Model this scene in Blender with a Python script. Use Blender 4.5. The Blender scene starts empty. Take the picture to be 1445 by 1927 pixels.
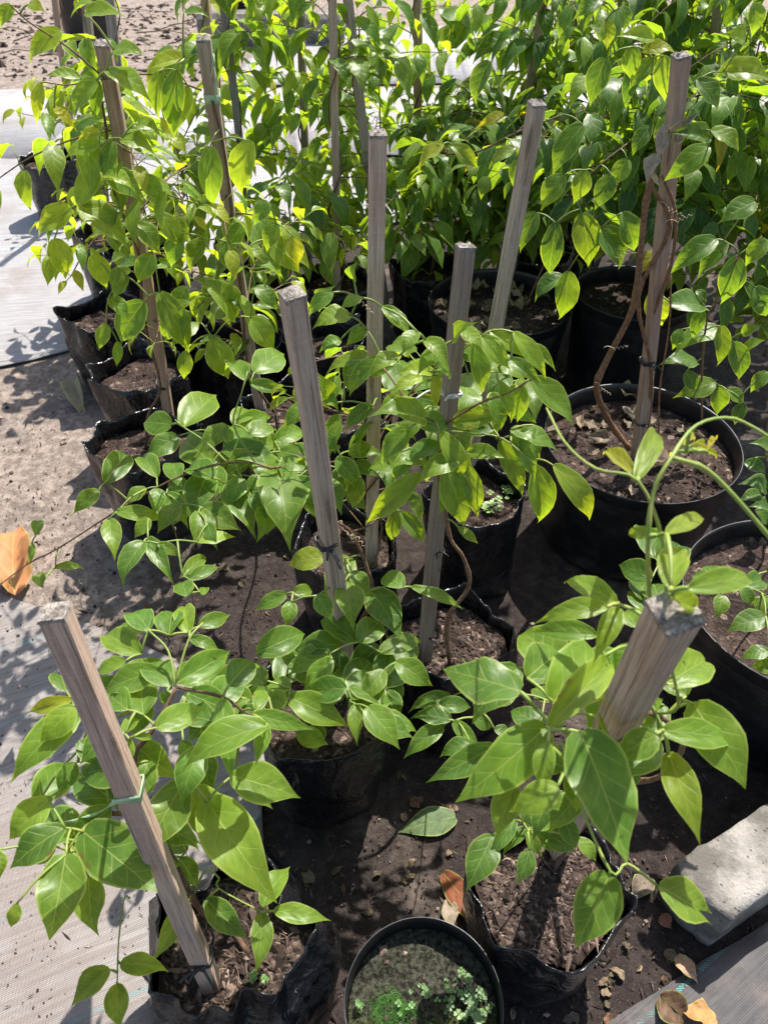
import bpy, bmesh, math, random
from mathutils import Vector, Matrix, noise
R = math.radians
sc = bpy.context.scene
COL = sc.collection
rnd = random.Random(7)

# ------------------------------------------------------------------ camera, light, exposure
CAM_Z, PITCH, F, CX, CY = 1.6, R(43), 1447.0, 722.5, 963.5
cd = bpy.data.cameras.new('camera'); cam = bpy.data.objects.new('camera', cd); COL.objects.link(cam)
cam.location = (0, 0, CAM_Z); cam.rotation_euler = (R(90) - PITCH, 0, 0)
cd.sensor_fit = 'VERTICAL'; cd.sensor_height = 36; cd.lens = F / 1927 * 36
cd.clip_start = 0.02; cd.clip_end = 500
cd.dof.use_dof = True; cd.dof.focus_distance = 1.5; cd.dof.aperture_fstop = 9.0
sc.camera = cam
SUN_EL = R(57); SUN_DIR = Vector((0.45, 0.89, 0)).normalized()      # towards the sun, seen from above
w = bpy.data.worlds.new('World'); sc.world = w; w.use_nodes = True
nt = w.node_tree; nt.nodes.clear()
sky = nt.nodes.new('ShaderNodeTexSky'); sky.sky_type = 'NISHITA'; sky.sun_disc = False
sky.sun_elevation = SUN_EL; sky.sun_rotation = math.atan2(SUN_DIR.x, SUN_DIR.y)
sky.air_density = 1.0; sky.dust_density = 2.0; sky.ozone_density = 0.6
bg = nt.nodes.new('ShaderNodeBackground'); bg.inputs['Strength'].default_value = 0.105
wo = nt.nodes.new('ShaderNodeOutputWorld')
nt.links.new(sky.outputs[0], bg.inputs[0]); nt.links.new(bg.outputs[0], wo.inputs[0])
sd = bpy.data.lights.new('sun', 'SUN'); sd.energy = 4.6; sd.angle = R(0.53); sd.color = (1, .95, .87)
sun = bpy.data.objects.new('sun', sd); COL.objects.link(sun)
sv = Vector((SUN_DIR.x * math.cos(SUN_EL), SUN_DIR.y * math.cos(SUN_EL), math.sin(SUN_EL)))
sun.rotation_euler = sv.to_track_quat('Z', 'Y').to_euler(); sun.location = sv * 8
vs = sc.view_settings
sc.display_settings.display_device = 'sRGB'
vs.view_transform = 'Standard'; vs.look = 'None'; vs.exposure = 1.1; vs.gamma = 1; vs.use_curve_mapping = False
sc.cycles.use_denoising = True
sc.cycles.max_bounces = 8; sc.cycles.transmission_bounces = 6; sc.cycles.diffuse_bounces = 4
sc.cycles.sample_clamp_indirect = 6

# ------------------------------------------------------------------ where things stand (measured in the photograph)
FW = Vector((0, math.cos(PITCH), -math.sin(PITCH))); UP = Vector((0, math.sin(PITCH), math.cos(PITCH)))
CAMV = Vector((0, 0, CAM_Z))
def ray(px, py): return FW + Vector((1, 0, 0)) * ((px - CX) / F) - UP * ((py - CY) / F)
def G(px, py, z=0.0):                      # point at height z
    r = ray(px, py); return CAMV + r * ((z - CAM_Z) / r.z)
def Y(px, py, y):                          # point at distance y ahead
    r = ray(px, py); return CAMV + r * (y / r.y)

# ------------------------------------------------------------------ node helpers
def new_mat(name):
    m = bpy.data.materials.new(name); m.use_nodes = True
    t = m.node_tree; t.nodes.clear(); return m, t
class N:
    def __init__(s, t): s.t = t
    def n(s, typ, **kw):
        x = s.t.nodes.new(typ)
        for k, v in kw.items(): setattr(x, k, v)
        return x
    def set(s, sock, v):
        if isinstance(v, bpy.types.NodeSocket): s.t.links.new(v, sock)
        elif v is not None:
            if isinstance(v, (tuple, list)) and len(v) == 3 and sock.type == 'RGBA': v = (*v, 1)
            sock.default_value = v
    def math(s, op, a, b=None, c=None, clamp=False):
        x = s.n('ShaderNodeMath', operation=op); x.use_clamp = clamp
        for i, v in enumerate((a, b, c)):
            if v is not None: s.set(x.inputs[i], v)
        return x.outputs[0]
    def mix(s, f, a, b, blend='MIX'):
        x = s.n('ShaderNodeMix', data_type='RGBA', blend_type=blend)
        s.set(x.inputs[0], f); s.set(x.inputs[6], a); s.set(x.inputs[7], b); return x.outputs[2]
    def noise(s, vec, scale, detail=4, rough=.55, dist=0):
        x = s.n('ShaderNodeTexNoise'); s.set(x.inputs['Vector'], vec)
        x.inputs['Scale'].default_value = scale; x.inputs['Detail'].default_value = detail
        x.inputs['Roughness'].default_value = rough; x.inputs['Distortion'].default_value = dist; return x.outputs['Fac']
    def voro(s, vec, scale, feature='F1', out='Distance'):
        x = s.n('ShaderNodeTexVoronoi', feature=feature); s.set(x.inputs['Vector'], vec)
        x.inputs['Scale'].default_value = scale; return x.outputs[out]
    def step(s, v, lo, hi, a=0., b=1.):
        x = s.n('ShaderNodeMapRange', interpolation_type='SMOOTHSTEP'); s.set(x.inputs[0], v)
        for i, q in zip((1, 2, 3, 4), (lo, hi, a, b)): s.set(x.inputs[i], q)
        return x.outputs[0]
    def mapping(s, vec, scale=(1, 1, 1), rot=(0, 0, 0), loc=(0, 0, 0)):
        x = s.n('ShaderNodeMapping'); s.set(x.inputs[0], vec)
        s.set(x.inputs['Scale'], scale); s.set(x.inputs['Rotation'], rot); s.set(x.inputs['Location'], loc); return x.outputs[0]
    def bump(s, h, dist, strength=1., normal=None):
        x = s.n('ShaderNodeBump'); s.set(x.inputs['Height'], h); x.inputs['Distance'].default_value = dist
        x.inputs['Strength'].default_value = strength
        if normal: s.set(x.inputs['Normal'], normal)
        return x.outputs[0]
    def bsdf(s, col, rough=.6, spec=.5, normal=None):
        x = s.n('ShaderNodeBsdfPrincipled'); s.set(x.inputs['Base Color'], col); s.set(x.inputs['Roughness'], rough)
        s.set(x.inputs['Specular IOR Level'], spec)
        if normal is not None: s.set(x.inputs['Normal'], normal)
        return x
    def out(s, sh):
        o = s.n('ShaderNodeOutputMaterial'); s.t.links.new(sh, o.inputs[0])

# ------------------------------------------------------------------ materials
def leaf_material(name, veins=1.0, trans=.48, gloss=.38, dead=False):
    m, t = new_mat(name); q = N(t)
    info = q.n('ShaderNodeObjectInfo')
    uv = q.n('ShaderNodeUVMap', uv_map='blade').outputs[0]
    ed = q.n('ShaderNodeUVMap', uv_map='margin').outputs[0]
    sp = q.n('ShaderNodeSeparateXYZ'); q.set(sp.inputs[0], uv); u, v = sp.outputs[0], sp.outputs[1]
    se = q.n('ShaderNodeSeparateXYZ'); q.set(se.inputs[0], ed); e = se.outputs[0]
    side = q.math('SUBTRACT', u, .5); a = q.math('MULTIPLY', q.math('ABSOLUTE', side), 2)
    wid = q.math('MULTIPLY_ADD', v, -.028, .04)
    mid = q.math('SUBTRACT', 1, q.step(a, q.math('MULTIPLY', wid, .4), wid))
    bow = q.math('SUBTRACT', v, q.math('MULTIPLY', q.math('POWER', a, .8), .27))
    ph = q.math('ADD', q.math('MULTIPLY', bow, 5.2), q.math('MULTIPLY', q.math('GREATER_THAN', side, 0), .45))
    tri = q.math('ABSOLUTE', q.math('SUBTRACT', q.math('FRACT', ph), .5))
    lat = q.math('MULTIPLY', q.math('SUBTRACT', 1, q.step(tri, .012, .05)), q.math('SUBTRACT', 1, q.step(e, .55, .95)))
    oc = q.n('ShaderNodeTexCoord').outputs['Object']
    addr = q.n('ShaderNodeVectorMath', operation='ADD'); q.set(addr.inputs[0], oc)
    rv = q.n('ShaderNodeCombineXYZ'); q.set(rv.inputs[2], q.math('MULTIPLY', info.outputs['Random'], 37)); q.set(addr.inputs[1], rv.outputs[0])
    net = q.voro(q.mapping(addr.outputs[0], (9, 16, 1)), 1.6, 'DISTANCE_TO_EDGE')
    netm = q.math('SUBTRACT', 1, q.step(net, 0, .06))
    mot = q.noise(addr.outputs[0], 3.5, 5, .6)
    base = info.outputs['Color']
    dk = q.mix(q.step(mot, .3, .7), q.mix(1, base, (.78, .82, .72), 'MULTIPLY'), q.mix(1, base, (1.22, 1.15, 1.1), 'MULTIPLY'))
    pale = q.mix(.62, base, (.36, .44, .12))
    vm = q.math('MAXIMUM', mid, q.math('MULTIPLY', lat, .62))
    vm = q.math('MAXIMUM', vm, q.math('MULTIPLY', netm, .10))
    c = q.mix(q.math('MULTIPLY', vm, .95 * veins), dk, pale)
    c = q.mix(q.math('MULTIPLY', q.step(e, .86, .97), .8), c, pale)
    spots = q.math('MULTIPLY', q.step(q.noise(addr.outputs[0], 9, 3, .5), .66, .74), q.step(info.outputs['Random'], .55, .75))
    c = q.mix(q.math('MULTIPLY', spots, .55), c, (.30, .27, .035))
    specks = q.math('MULTIPLY', q.step(q.voro(addr.outputs[0], 7), .06, .025), q.step(info.outputs['Random'], .3, .4))
    c = q.mix(q.math('MULTIPLY', specks, .6), c, (.12, .07, .02))
    brn = q.math('MULTIPLY', q.math('MULTIPLY', q.step(e, .55, .95), q.step(q.noise(addr.outputs[0], 5, 4, .6), .56, .66)), q.step(info.outputs['Random'], .78, .82))
    c = q.mix(q.math('MULTIPLY', brn, .8), c, (.16, .085, .03))
    if dead:
        c = q.mix(q.step(q.noise(addr.outputs[0], 6, 6, .7), .5, .72), c, q.mix(1, c, (.42, .38, .36), 'MULTIPLY'))
    h = q.math('ADD', q.math('MULTIPLY', q.math('MAXIMUM', mid, q.math('MULTIPLY', lat, .7)), -1), q.math('MULTIPLY', q.noise(oc, 7, 2), 1.4))
    h = q.math('ADD', h, q.math('MULTIPLY', q.step(tri, 0, .5), .45))
    nb = q.bump(h, .0009, .4)
    geo = q.n('ShaderNodeNewGeometry')
    under = q.mix(.35, c, (.20, .26, .12))
    cc = q.mix(geo.outputs['Backfacing'], c, under)
    p = q.bsdf(cc, q.math('MULTIPLY_ADD', geo.outputs['Backfacing'], .2, gloss), .33, nb)
    tr = q.n('ShaderNodeBsdfTranslucent')
    tc = q.mix(1, c, (3.4, 2.75, .6), 'MULTIPLY') if not dead else q.mix(1, c, (1.3, 1.1, .9), 'MULTIPLY')
    tc = q.mix(q.math('MULTIPLY', vm, .35), tc, q.mix(1, tc, (.6, .6, .5), 'MULTIPLY'))
    q.set(tr.inputs[0], tc); q.set(tr.inputs[1], nb)
    ms = q.n('ShaderNodeMixShader'); ms.inputs[0].default_value = trans
    t.links.new(p.outputs[0], ms.inputs[1]); t.links.new(tr.outputs[0], ms.inputs[2])
    q.out(ms.outputs[0]); return m
M = {}
M['leaf'] = leaf_material('vine_leaf')
M['dead'] = leaf_material('dead_leaf', .8, .22, .6, True)

def simple(name, col, rough=.6, col2=None, scale=40, bump=0, spec=.4, obj_tint=False):
    m, t = new_mat(name); q = N(t)
    oc = q.n('ShaderNodeTexCoord').outputs['Object']
    n1 = q.noise(oc, scale, 5, .6)
    c = q.mix(q.step(n1, .35, .68), col, col2 or col)
    if obj_tint: c = q.mix(1, c, q.n('ShaderNodeObjectInfo').outputs['Color'], 'MULTIPLY')
    q.out(q.bsdf(c, rough, spec, q.bump(n1, bump, .8) if bump else None).outputs[0]); return m
M['stem'] = simple('woody_stem', (.13, .085, .055), .75, (.24, .17, .115), 120, .002, .3, True)
M['stalk'] = simple('green_stalk', (.15, .23, .045), .5, (.24, .27, .075), 30, 0, .4, True)
M['tendril'] = simple('dry_tendril', (.38, .29, .17), .7, (.5, .4, .26), 60)
M['tie'] = simple('black_tie_plastic', (.012, .012, .014), .4, (.03, .03, .032), 80)
M['tape'] = simple('green_tape', (.32, .48, .27), .45, (.45, .58, .38), 60, .0006)
M['clear'] = simple('pale_tape', (.6, .6, .58), .35, (.45, .46, .45), 70)
M['twig'] = simple('dry_twig', (.10, .065, .045), .9, (.27, .19, .14), 70, .001)
M['weed'] = simple('weed_green', (.05, .12, .025), .5, (.11, .22, .05), 50, 0, .4, True)

def wood_material():
    m, t = new_mat('weathered_wood'); q = N(t)
    oc = q.n('ShaderNodeTexCoord').outputs['Object']; info = q.n('ShaderNodeObjectInfo')
    ad = q.n('ShaderNodeVectorMath', operation='ADD'); rv = q.n('ShaderNodeCombineXYZ')
    q.set(rv.inputs[0], q.math('MULTIPLY', info.outputs['Random'], 9)); q.set(rv.inputs[2], q.math('MULTIPLY', info.outputs['Random'], 23))
    q.set(ad.inputs[0], oc); q.set(ad.inputs[1], rv.outputs[0]); v = ad.outputs[0]
    grain = q.noise(q.mapping(v, (330, 330, 9)), 1, 5, .65, .4)
    fine = q.noise(q.mapping(v, (900, 900, 40)), 1, 3, .6)
    blot = q.noise(q.mapping(v, (20, 20, 5)), 1, 4, .6)
    c = q.mix(q.step(grain, .33, .66), (.26, .22, .19), (.50, .445, .395))
    c = q.mix(q.math('MULTIPLY', q.step(fine, .45, .7), .45), c, (.52, .48, .44))
    c = q.mix(q.math('MULTIPLY', q.step(blot, .40, .70), .6), c, (.33, .25, .195))
    crk = q.noise(q.mapping(v, (210, 210, 3.2)), 1, 2, .5, .3)
    c = q.mix(q.math('MULTIPLY', q.step(crk, .64, .72), .55), c, (.085, .07, .06))
    kn = q.voro(q.mapping(v, (34, 34, 5)), 1); c = q.mix(q.math('MULTIPLY', q.step(kn, .22, .08), .6), c, (.10, .07, .05))
    saw = q.noise(q.mapping(v, (12, 12, 260)), 1, 2, .5)
    c = q.mix(q.math('MULTIPLY', q.step(saw, .56, .68), .16), c, (.6, .54, .48))
    lich = q.math('MULTIPLY', q.step(q.noise(v, 55, 5, .7), .58, .68), q.step(q.noise(v, 8, 2), .45, .6))
    c = q.mix(q.math('MULTIPLY', lich, .5), c, (.47, .47, .44))
    c = q.mix(1, c, q.mix(1, info.outputs['Color'], (1, .97, .94), 'MULTIPLY'), 'MULTIPLY')
    h = q.math('SUBTRACT', q.math('ADD', grain, q.math('MULTIPLY', fine, .5)), q.math('MULTIPLY', q.step(crk, .62, .70), 1.2))
    q.out(q.bsdf(c, .85, .25, q.bump(h, .0016, .9)).outputs[0]); return m
M['wood'] = wood_material()
def end_material():
    m, t = new_mat('rough_sawn_end'); q = N(t)
    oc = q.n('ShaderNodeTexCoord').outputs['Object']
    n1 = q.noise(oc, 420, 5, .7); n2 = q.noise(oc, 70, 3)
    c = q.mix(q.step(n1, .38, .62), (.20, .172, .145), (.50, .45, .395)); c = q.mix(q.step(n2, .4, .65), c, q.mix(1, c, (.55, .55, .55), 'MULTIPLY'))
    q.out(q.bsdf(c, .95, .1, q.bump(n1, .003, 1)).outputs[0]); return m
M['end'] = end_material()

def poly_material(name, rough, dust, ring=False):
    m, t = new_mat(name); q = N(t)
    oc = q.n('ShaderNodeTexCoord').outputs['Object']
    geo = q.n('ShaderNodeNewGeometry')
    d1 = q.noise(oc, 16, 6, .65); d2 = q.noise(oc, 220, 3, .6)
    dm = q.math('MULTIPLY', q.step(d1, .45, .75), q.step(d2, .3, .7))
    sp = q.n('ShaderNodeSeparateXYZ'); q.set(sp.inputs[0], oc)
    low = q.step(sp.outputs[2], .10, .0)
    dm = q.math('ADD', q.math('MULTIPLY', dm, dust), q.math('MULTIPLY', q.math('MULTIPLY', low, q.step(d1, .3, .6)), .28), None, True)
    c = q.mix(dm, (.0070, .0078, .0100), (.15, .13, .115))
    r = q.math('ADD', q.math('MULTIPLY', dm, .4), q.math('MULTIPLY_ADD', q.noise(oc, 30, 3), .2, rough - .1))
    if ring:
        vz = q.noise(q.mapping(oc, (3, 3, 420)), 1, 3, .6)
        nb = q.bump(vz, .0012, .6)
    else:
        cr = q.voro(q.mapping(oc, (1, 1, .6)), 26, 'F1'); cr2 = q.noise(oc, 34, 3, .5, 1.5)
        nb = q.bump(q.math('ADD', cr, cr2), .010, .6)
    q.out(q.bsdf(c, r, .5, nb).outputs[0]); return m
M['poly'] = poly_material('black_poly_bag', .26, .14)
M['pot'] = poly_material('black_pot_plastic', .36, .30, True)

def soil_material(name, dark, light, chips):
    m, t = new_mat(name); q = N(t)
    oc = q.n('ShaderNodeTexCoord').outputs['Object']
    n1 = q.noise(oc, 9, 5, .6); n2 = q.noise(oc, 90, 6, .7); n3 = q.voro(oc, 140)
    c = q.mix(q.step(n1, .35, .68), dark, light)
    c = q.mix(q.step(n2, .40, .70), q.mix(1, c, (.5, .48, .47), 'MULTIPLY'), q.mix(1, c, (1.35, 1.3, 1.27), 'MULTIPLY'))
    c = q.mix(q.math('MULTIPLY', q.step(q.voro(oc, 75, 'F1', 'Color'), .82, .86), chips), c, (.30, .22, .17))
    h = q.math('ADD', n2, q.math('MULTIPLY', n3, .7))
    q.out(q.bsdf(c, .95, .15, q.bump(h, .006, .9)).outputs[0]); return m
M['soil'] = soil_material('potting_mix', (.034, .024, .020), (.088, .063, .053), .5)
def crumb_material():
    m, t = new_mat('soil_crumb'); q = N(t)
    geo = q.n('ShaderNodeNewGeometry')
    rp = geo.outputs['Random Per Island']
    x = q.n('ShaderNodeValToRGB'); q.set(x.inputs[0], rp); cr = x.color_ramp
    cr.elements[0].color = (.020, .014, .012, 1); cr.elements[1].color = (.30, .22, .18, 1)
    for p, c in ((.5, (.052, .037, .031, 1)), (.85, (.105, .076, .062, 1)), (.96, (.19, .135, .105, 1))):
        e = cr.elements.new(p); e.color = c
    q.out(q.bsdf(x.outputs[0], .95, .15).outputs[0]); return m
M['crumb'] = crumb_material()

def ground_material():
    m, t = new_mat('nursery_soil'); q = N(t)
    oc = q.n('ShaderNodeTexCoord').outputs['Object']
    sp = q.n('ShaderNodeSeparateXYZ'); q.set(sp.inputs[0], oc)
    n1 = q.noise(oc, 2.3, 5, .6); n2 = q.noise(oc, 38, 6, .7); n3 = q.noise(oc, 240, 4, .7)
    dry = q.math('ADD', q.step(sp.outputs[0], -.5, -.86), q.step(sp.outputs[1], 4.5, 6.5), None, True)   # trampled dry edge and far path; darkening inward also paints shade under the arching vine
    dry = q.math('ADD', dry, q.math('MULTIPLY', q.step(n1, .5, .72), .55), None, True)
    c = q.mix(dry, (.040, .031, .028), (.275, .228, .195))
    c = q.mix(q.step(n2, .38, .68), q.mix(1, c, (.62, .60, .59), 'MULTIPLY'), q.mix(1, c, (1.25, 1.22, 1.2), 'MULTIPLY'))
    c = q.mix(q.math('MULTIPLY', q.step(n3, .60, .72), .35), c, (.36, .30, .26))
    damp = q.step(q.noise(oc, 5.5, 3, .5), .56, .66)
    c = q.mix(q.math('MULTIPLY', damp, .35), c, q.mix(1, c, (.5, .5, .5), 'MULTIPLY'))
    h = q.math('ADD', n2, q.math('MULTIPLY', n3, .45))
    q.out(q.bsdf(c, .92, .2, q.bump(h, .011, .9)).outputs[0]); return m
M['ground'] = ground_material()

def mat_material(name, ang, dirt, base, period=.23, off=0., teal=.75):
    """woven weed mat: threads across and along, a teal marker thread every `period`, soil trodden into it"""
    m, t = new_mat(name); q = N(t)
    oc = q.n('ShaderNodeTexCoord').outputs['Object']
    v = q.mapping(oc, rot=(0, 0, ang))
    sp = q.n('ShaderNodeSeparateXYZ'); q.set(sp.inputs[0], v); x, y = sp.outputs[0], sp.outputs[1]
    wob = q.math('MULTIPLY', q.math('SUBTRACT', q.noise(oc, 6, 2), .5), .006)
    y = q.math('ADD', y, wob)
    sx = q.math('ABSOLUTE', q.math('SUBTRACT', q.math('FRACT', q.math('MULTIPLY', x, 420)), .5))
    sy = q.math('ABSOLUTE', q.math('SUBTRACT', q.math('FRACT', q.math('MULTIPLY', y, 300)), .5))
    weave = q.math('MULTIPLY', q.step(sx, .5, .2), q.step(sy, .5, .18))
    streak = q.noise(q.mapping(v, (5, 110, 1)), 1, 4, .65)
    d1 = q.noise(oc, 2.6, 6, .65); d2 = q.noise(oc, 30, 5, .7); d3 = q.noise(oc, 150, 3, .7)
    c = q.mix(weave, q.mix(1, base, (.45, .44, .44), 'MULTIPLY'), base)
    c = q.mix(q.math('MULTIPLY', q.step(streak, .38, .62), .8), c, q.mix(1, base, (.50, .46, .44), 'MULTIPLY'))
    ln = q.math('ABSOLUTE', q.math('SUBTRACT', q.math('FRACT', q.math('ADD', q.math('DIVIDE', y, period), off)), .5))
    dash = q.math('LESS_THAN', q.math('FRACT', q.math('ADD', q.math('MULTIPLY', x, 130), q.math('MULTIPLY', y, 260))), .5)
    wear = q.step(q.noise(oc, 9, 3), .36, .55)
    c = q.mix(q.math('MULTIPLY', q.math('MULTIPLY', q.math('LESS_THAN', ln, .0075 / period * .5), dash), q.math('MULTIPLY', wear, teal)), c, (.12, .42, .44))
    dm = q.math('ADD', q.math('MULTIPLY', q.step(d1, .62 - dirt * .3, .80 - dirt * .2), q.step(d2, .25, .6)), q.math('MULTIPLY', q.step(d3, .62, .72), .30), None, True)
    c = q.mix(q.math('MULTIPLY', q.step(q.noise(oc, 1.3, 4, .6), .45, .7), .35), c, (.22, .18, .16))
    c = q.mix(q.math('MULTIPLY', dm, .62), c, q.mix(d2, (.10, .075, .062), (.30, .24, .21)))
    h = q.math('ADD', q.math('MULTIPLY', weave, .6), q.math('ADD', q.math('MULTIPLY', streak, .8), q.math('MULTIPLY', dm, .7)))
    q.out(q.bsdf(c, .62, .35, q.bump(h, .0022, .7)).outputs[0]); return m
M['mat_near'] = mat_material('pale_woven_mat', R(-24), .9, (.41, .385, .372))
M['mat_far'] = mat_material('bright_woven_mat', R(-8), .35, (.50, .50, .51), .9, .3)
M['mat_dark'] = mat_material('grey_woven_mat', R(-33), .8, (.115, .118, .125), .2, .15, .9)
M['concrete'] = None
def concrete_material():
    m, t = new_mat('rough_concrete'); q = N(t)
    oc = q.n('ShaderNodeTexCoord').outputs['Object']
    n1 = q.noise(oc, 12, 6, .65); n2 = q.noise(oc, 130, 4, .7); vo = q.voro(oc, 60)
    c = q.mix(q.step(n1, .35, .7), (.115, .105, .092), (.31, .29, .262))
    c = q.mix(q.math('MULTIPLY', q.step(n2, .55, .72), .5), c, (.13, .12, .11))
    pit = q.step(vo, .17, .10)
    c = q.mix(q.math('MULTIPLY', pit, .6), c, (.09, .085, .08))
    q.out(q.bsdf(c, .9, .2, q.bump(q.math('SUBTRACT', q.math('ADD', n1, n2), pit), .004, .9)).outputs[0]); return m
M['concrete'] = concrete_material()
def moss_material():
    m, t = new_mat('mossy_soil'); q = N(t)
    oc = q.n('ShaderNodeTexCoord').outputs['Object']
    n1 = q.noise(oc, 14, 5, .65); n2 = q.noise(oc, 130, 5, .75); sp = q.n('ShaderNodeSeparateXYZ'); q.set(sp.inputs[0], oc)
    c = q.mix(q.step(n2, .38, .66), (.012, .011, .007), (.085, .085, .062))
    gm = q.math('MULTIPLY', q.step(sp.outputs[1], .03, -.05), q.step(n1, .38, .6))
    c = q.mix(gm, c, q.mix(q.step(n2, .4, .65), (.018, .035, .006), (.11, .13, .022)))
    q.out(q.bsdf(c, .95, .15, q.bump(n2, .008, 1)).outputs[0]); return m
M['moss'] = moss_material()

# ------------------------------------------------------------------ object helpers
def mesh_obj(name, verts, faces, mats, parent=None, smooth=True, fmat=None):
    me = bpy.data.meshes.new(name); me.from_pydata([tuple(v) for v in verts], [], faces)
    for m in (mats if isinstance(mats, (list, tuple)) else [mats]): me.materials.append(m)
    if smooth: me.polygons.foreach_set('use_smooth', [True] * len(me.polygons))
    if fmat: me.polygons.foreach_set('material_index', fmat)
    me.update()
    o = bpy.data.objects.new(name, me); COL.objects.link(o)
    if parent: o.parent = parent
    return o
def tag(o, label=None, cat=None, group=None, kind=None):
    if label: o['label'] = label
    if cat: o['category'] = cat
    if group: o['group'] = group
    if kind: o['kind'] = kind
    return o
def empty(name, loc):
    o = bpy.data.objects.new(name, None); o.location = loc; o.empty_display_size = .05; COL.objects.link(o); return o
class Tubes:
    def __init__(s): s.v = []; s.f = []
    def add(s, pts, r0, r1=None, sides=5):
        pts = [Vector(p) for p in pts]; n = len(pts)
        if n < 2: return
        r1 = r0 if r1 is None else r1; b = len(s.v); ref = None
        for i, p in enumerate(pts):
            d = (pts[min(i + 1, n - 1)] - pts[max(i - 1, 0)])
            d = d.normalized() if d.length > 1e-9 else Vector((0, 0, 1))
            if ref is None:
                ref = d.orthogonal().normalized()
            ref = (ref - d * ref.dot(d)); ref = ref.normalized() if ref.length > 1e-6 else d.orthogonal().normalized()
            bn = d.cross(ref); r = (r0 + (r1 - r0) * i / (n - 1)) * (1.28 if n > 12 and i % 7 == 3 else 1 + .10 * noise.noise(p * 60))
            for k in range(sides):
                a = 2 * math.pi * k / sides; s.v.append(p + (ref * math.cos(a) + bn * math.sin(a)) * r)
        for i in range(n - 1):
            for k in range(sides):
                k2 = (k + 1) % sides
                s.f.append((b + i * sides + k, b + i * sides + k2, b + (i + 1) * sides + k2, b + (i + 1) * sides + k))
        s.f.append(tuple(b + k for k in range(sides - 1, -1, -1))); s.f.append(tuple(b + (n - 1) * sides + k for k in range(sides)))
    def build(s, name, mat, parent=None, color=None):
        if not s.v: return None
        off = parent.location if parent else Vector()
        o = mesh_obj(name, [v - off for v in s.v], s.f, mat, parent)
        o.color = color or (1, 1, 1, 1); return o
def smooth_line(pts, k=4):
    pts = [Vector(p) for p in pts]
    if len(pts) < 3: return pts
    out = []; P = [pts[0] * 2 - pts[1]] + pts + [pts[-1] * 2 - pts[-2]]
    for i in range(1, len(P) - 2):
        a, b, c, d = P[i - 1:i + 3]
        for j in range(k):
            u = j / k
            out.append(.5 * ((2 * b) + (c - a) * u + (2 * a - 5 * b + 4 * c - d) * u * u + (3 * b - a - 3 * c + d) * u ** 3))
    out.append(pts[-1]); return out

# ------------------------------------------------------------------ leaves
PROF = [(0, .0), (.025, .17), (.08, .46), (.17, .78), (.28, .96), (.40, 1.0), (.53, .91), (.66, .68), (.77, .41), (.86, .19), (.93, .075), (1, .0)]
PROF_LO = [(0, 0), (.04, .28), (.15, .74), (.31, .98), (.48, .96), (.66, .70), (.82, .34), (.93, .10), (1, 0)]
def leaf_mesh(name, seed, hi, fold, arch, curl, wave, mat, notch=0., shape=1.):
    r = random.Random(seed); prof = PROF if hi else PROF_LO
    cols = [-1, -.55, 0, .55, 1] if hi else [-1, 0, 1]
    V = []; FA = []; UV = []; ph = r.uniform(0, 6); idx = []
    skew = r.uniform(-.06, .06); tw = r.uniform(-.5, .5); ov = r.uniform(-.35, .25)
    for t, wd in prof:
        wd = min(1.04, (wd ** shape) * (1 + ov * (t - .40))) if wd > 0 else 0
        row = []
        for c in cols:
            if wd == 0 and c != 0: row.append(None); continue
            x = c * wd * .5 * (1 + skew * (1 if c > 0 else -1))
            yy = t - (.05 * abs(c) * math.exp(-((t - .06) / .07) ** 2)) + .10 * notch * 0
            if notch and t > .55: yy = t - notch * (1 - abs(c)) * ((t - .55) / .45) ** 2; x = c * max(wd * .5, notch * .9 * (t - .3) * .6)
            z = fold * abs(c) * wd * .5 + arch * 4 * t * (1 - t) * (1 - .25 * t)
            z += -curl * max(0, t - .62) ** 2 * 2.2
            z += wave * abs(c) * math.sin(t * 13 + ph + (1.7 if c > 0 else 0)) * wd
            z += -.25 * fold * (abs(c) ** 3) * wd
            ca, sa = math.cos(tw * (t - .3)), math.sin(tw * (t - .3)); zc = arch * 4 * t * (1 - t) * (1 - .25 * t); x, z = x * ca - (z - zc) * sa, zc + x * sa + (z - zc) * ca
            row.append(len(V)); V.append(Vector((x + skew * .4 * math.sin(t * 3), yy, z))); UV.append((x + .5, t, abs(c)))
        idx.append(row)
    n = len(cols)
    for i in range(len(idx) - 1):
        for j in range(n - 1):
            a, b, c, d = idx[i][j], idx[i][j + 1], idx[i + 1][j + 1], idx[i + 1][j]
            mid_lo = idx[i][n // 2]; mid_hi = idx[i + 1][n // 2]
            if a is None and b is None: continue
            q4 = [k if k is not None else None for k in (a, b, c, d)]
            if i == 0: q4[0] = mid_lo if a is None else a; q4[1] = mid_lo if b is None else b
            if idx[i + 1][0] is None: q4[2] = mid_hi if c is None else c; q4[3] = mid_hi if d is None else d
            u = []
            for k in q4:
                if k not in u: u.append(k)
            if len(u) >= 3: FA.append(tuple(u))
    for j in range(n - 1):                 # base lobes close onto the midrib
        pass
    if idx[0][0] is None:
        a = idx[0][n // 2]
        for j in range(n - 1):
            l = idx[1][j]; m2 = idx[1][j + 1]; fs = (a, m2, l)
            if not any(set(fs) <= set(f) for f in FA): FA.append((a, m2, l))
    me = bpy.data.meshes.new(name); me.from_pydata([tuple(v) for v in V], [], FA)
    # keep every face's normal on the upper side
    bm = bmesh.new(); bm.from_mesh(me)
    for f in bm.faces:
        if f.normal.z < 0: f.normal_flip()
    bm.to_mesh(me); bm.free()
    l1 = me.uv_layers.new(name='blade'); l2 = me.uv_layers.new(name='margin')
    for lp in me.loops:
        u = UV[lp.vertex_index]; l1.data[lp.index].uv = (u[0], u[1]); l2.data[lp.index].uv = (u[2], 0)
    me.polygons.foreach_set('use_smooth', [True] * len(me.polygons)); me.materials.append(mat); me.update()
    return me
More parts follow.
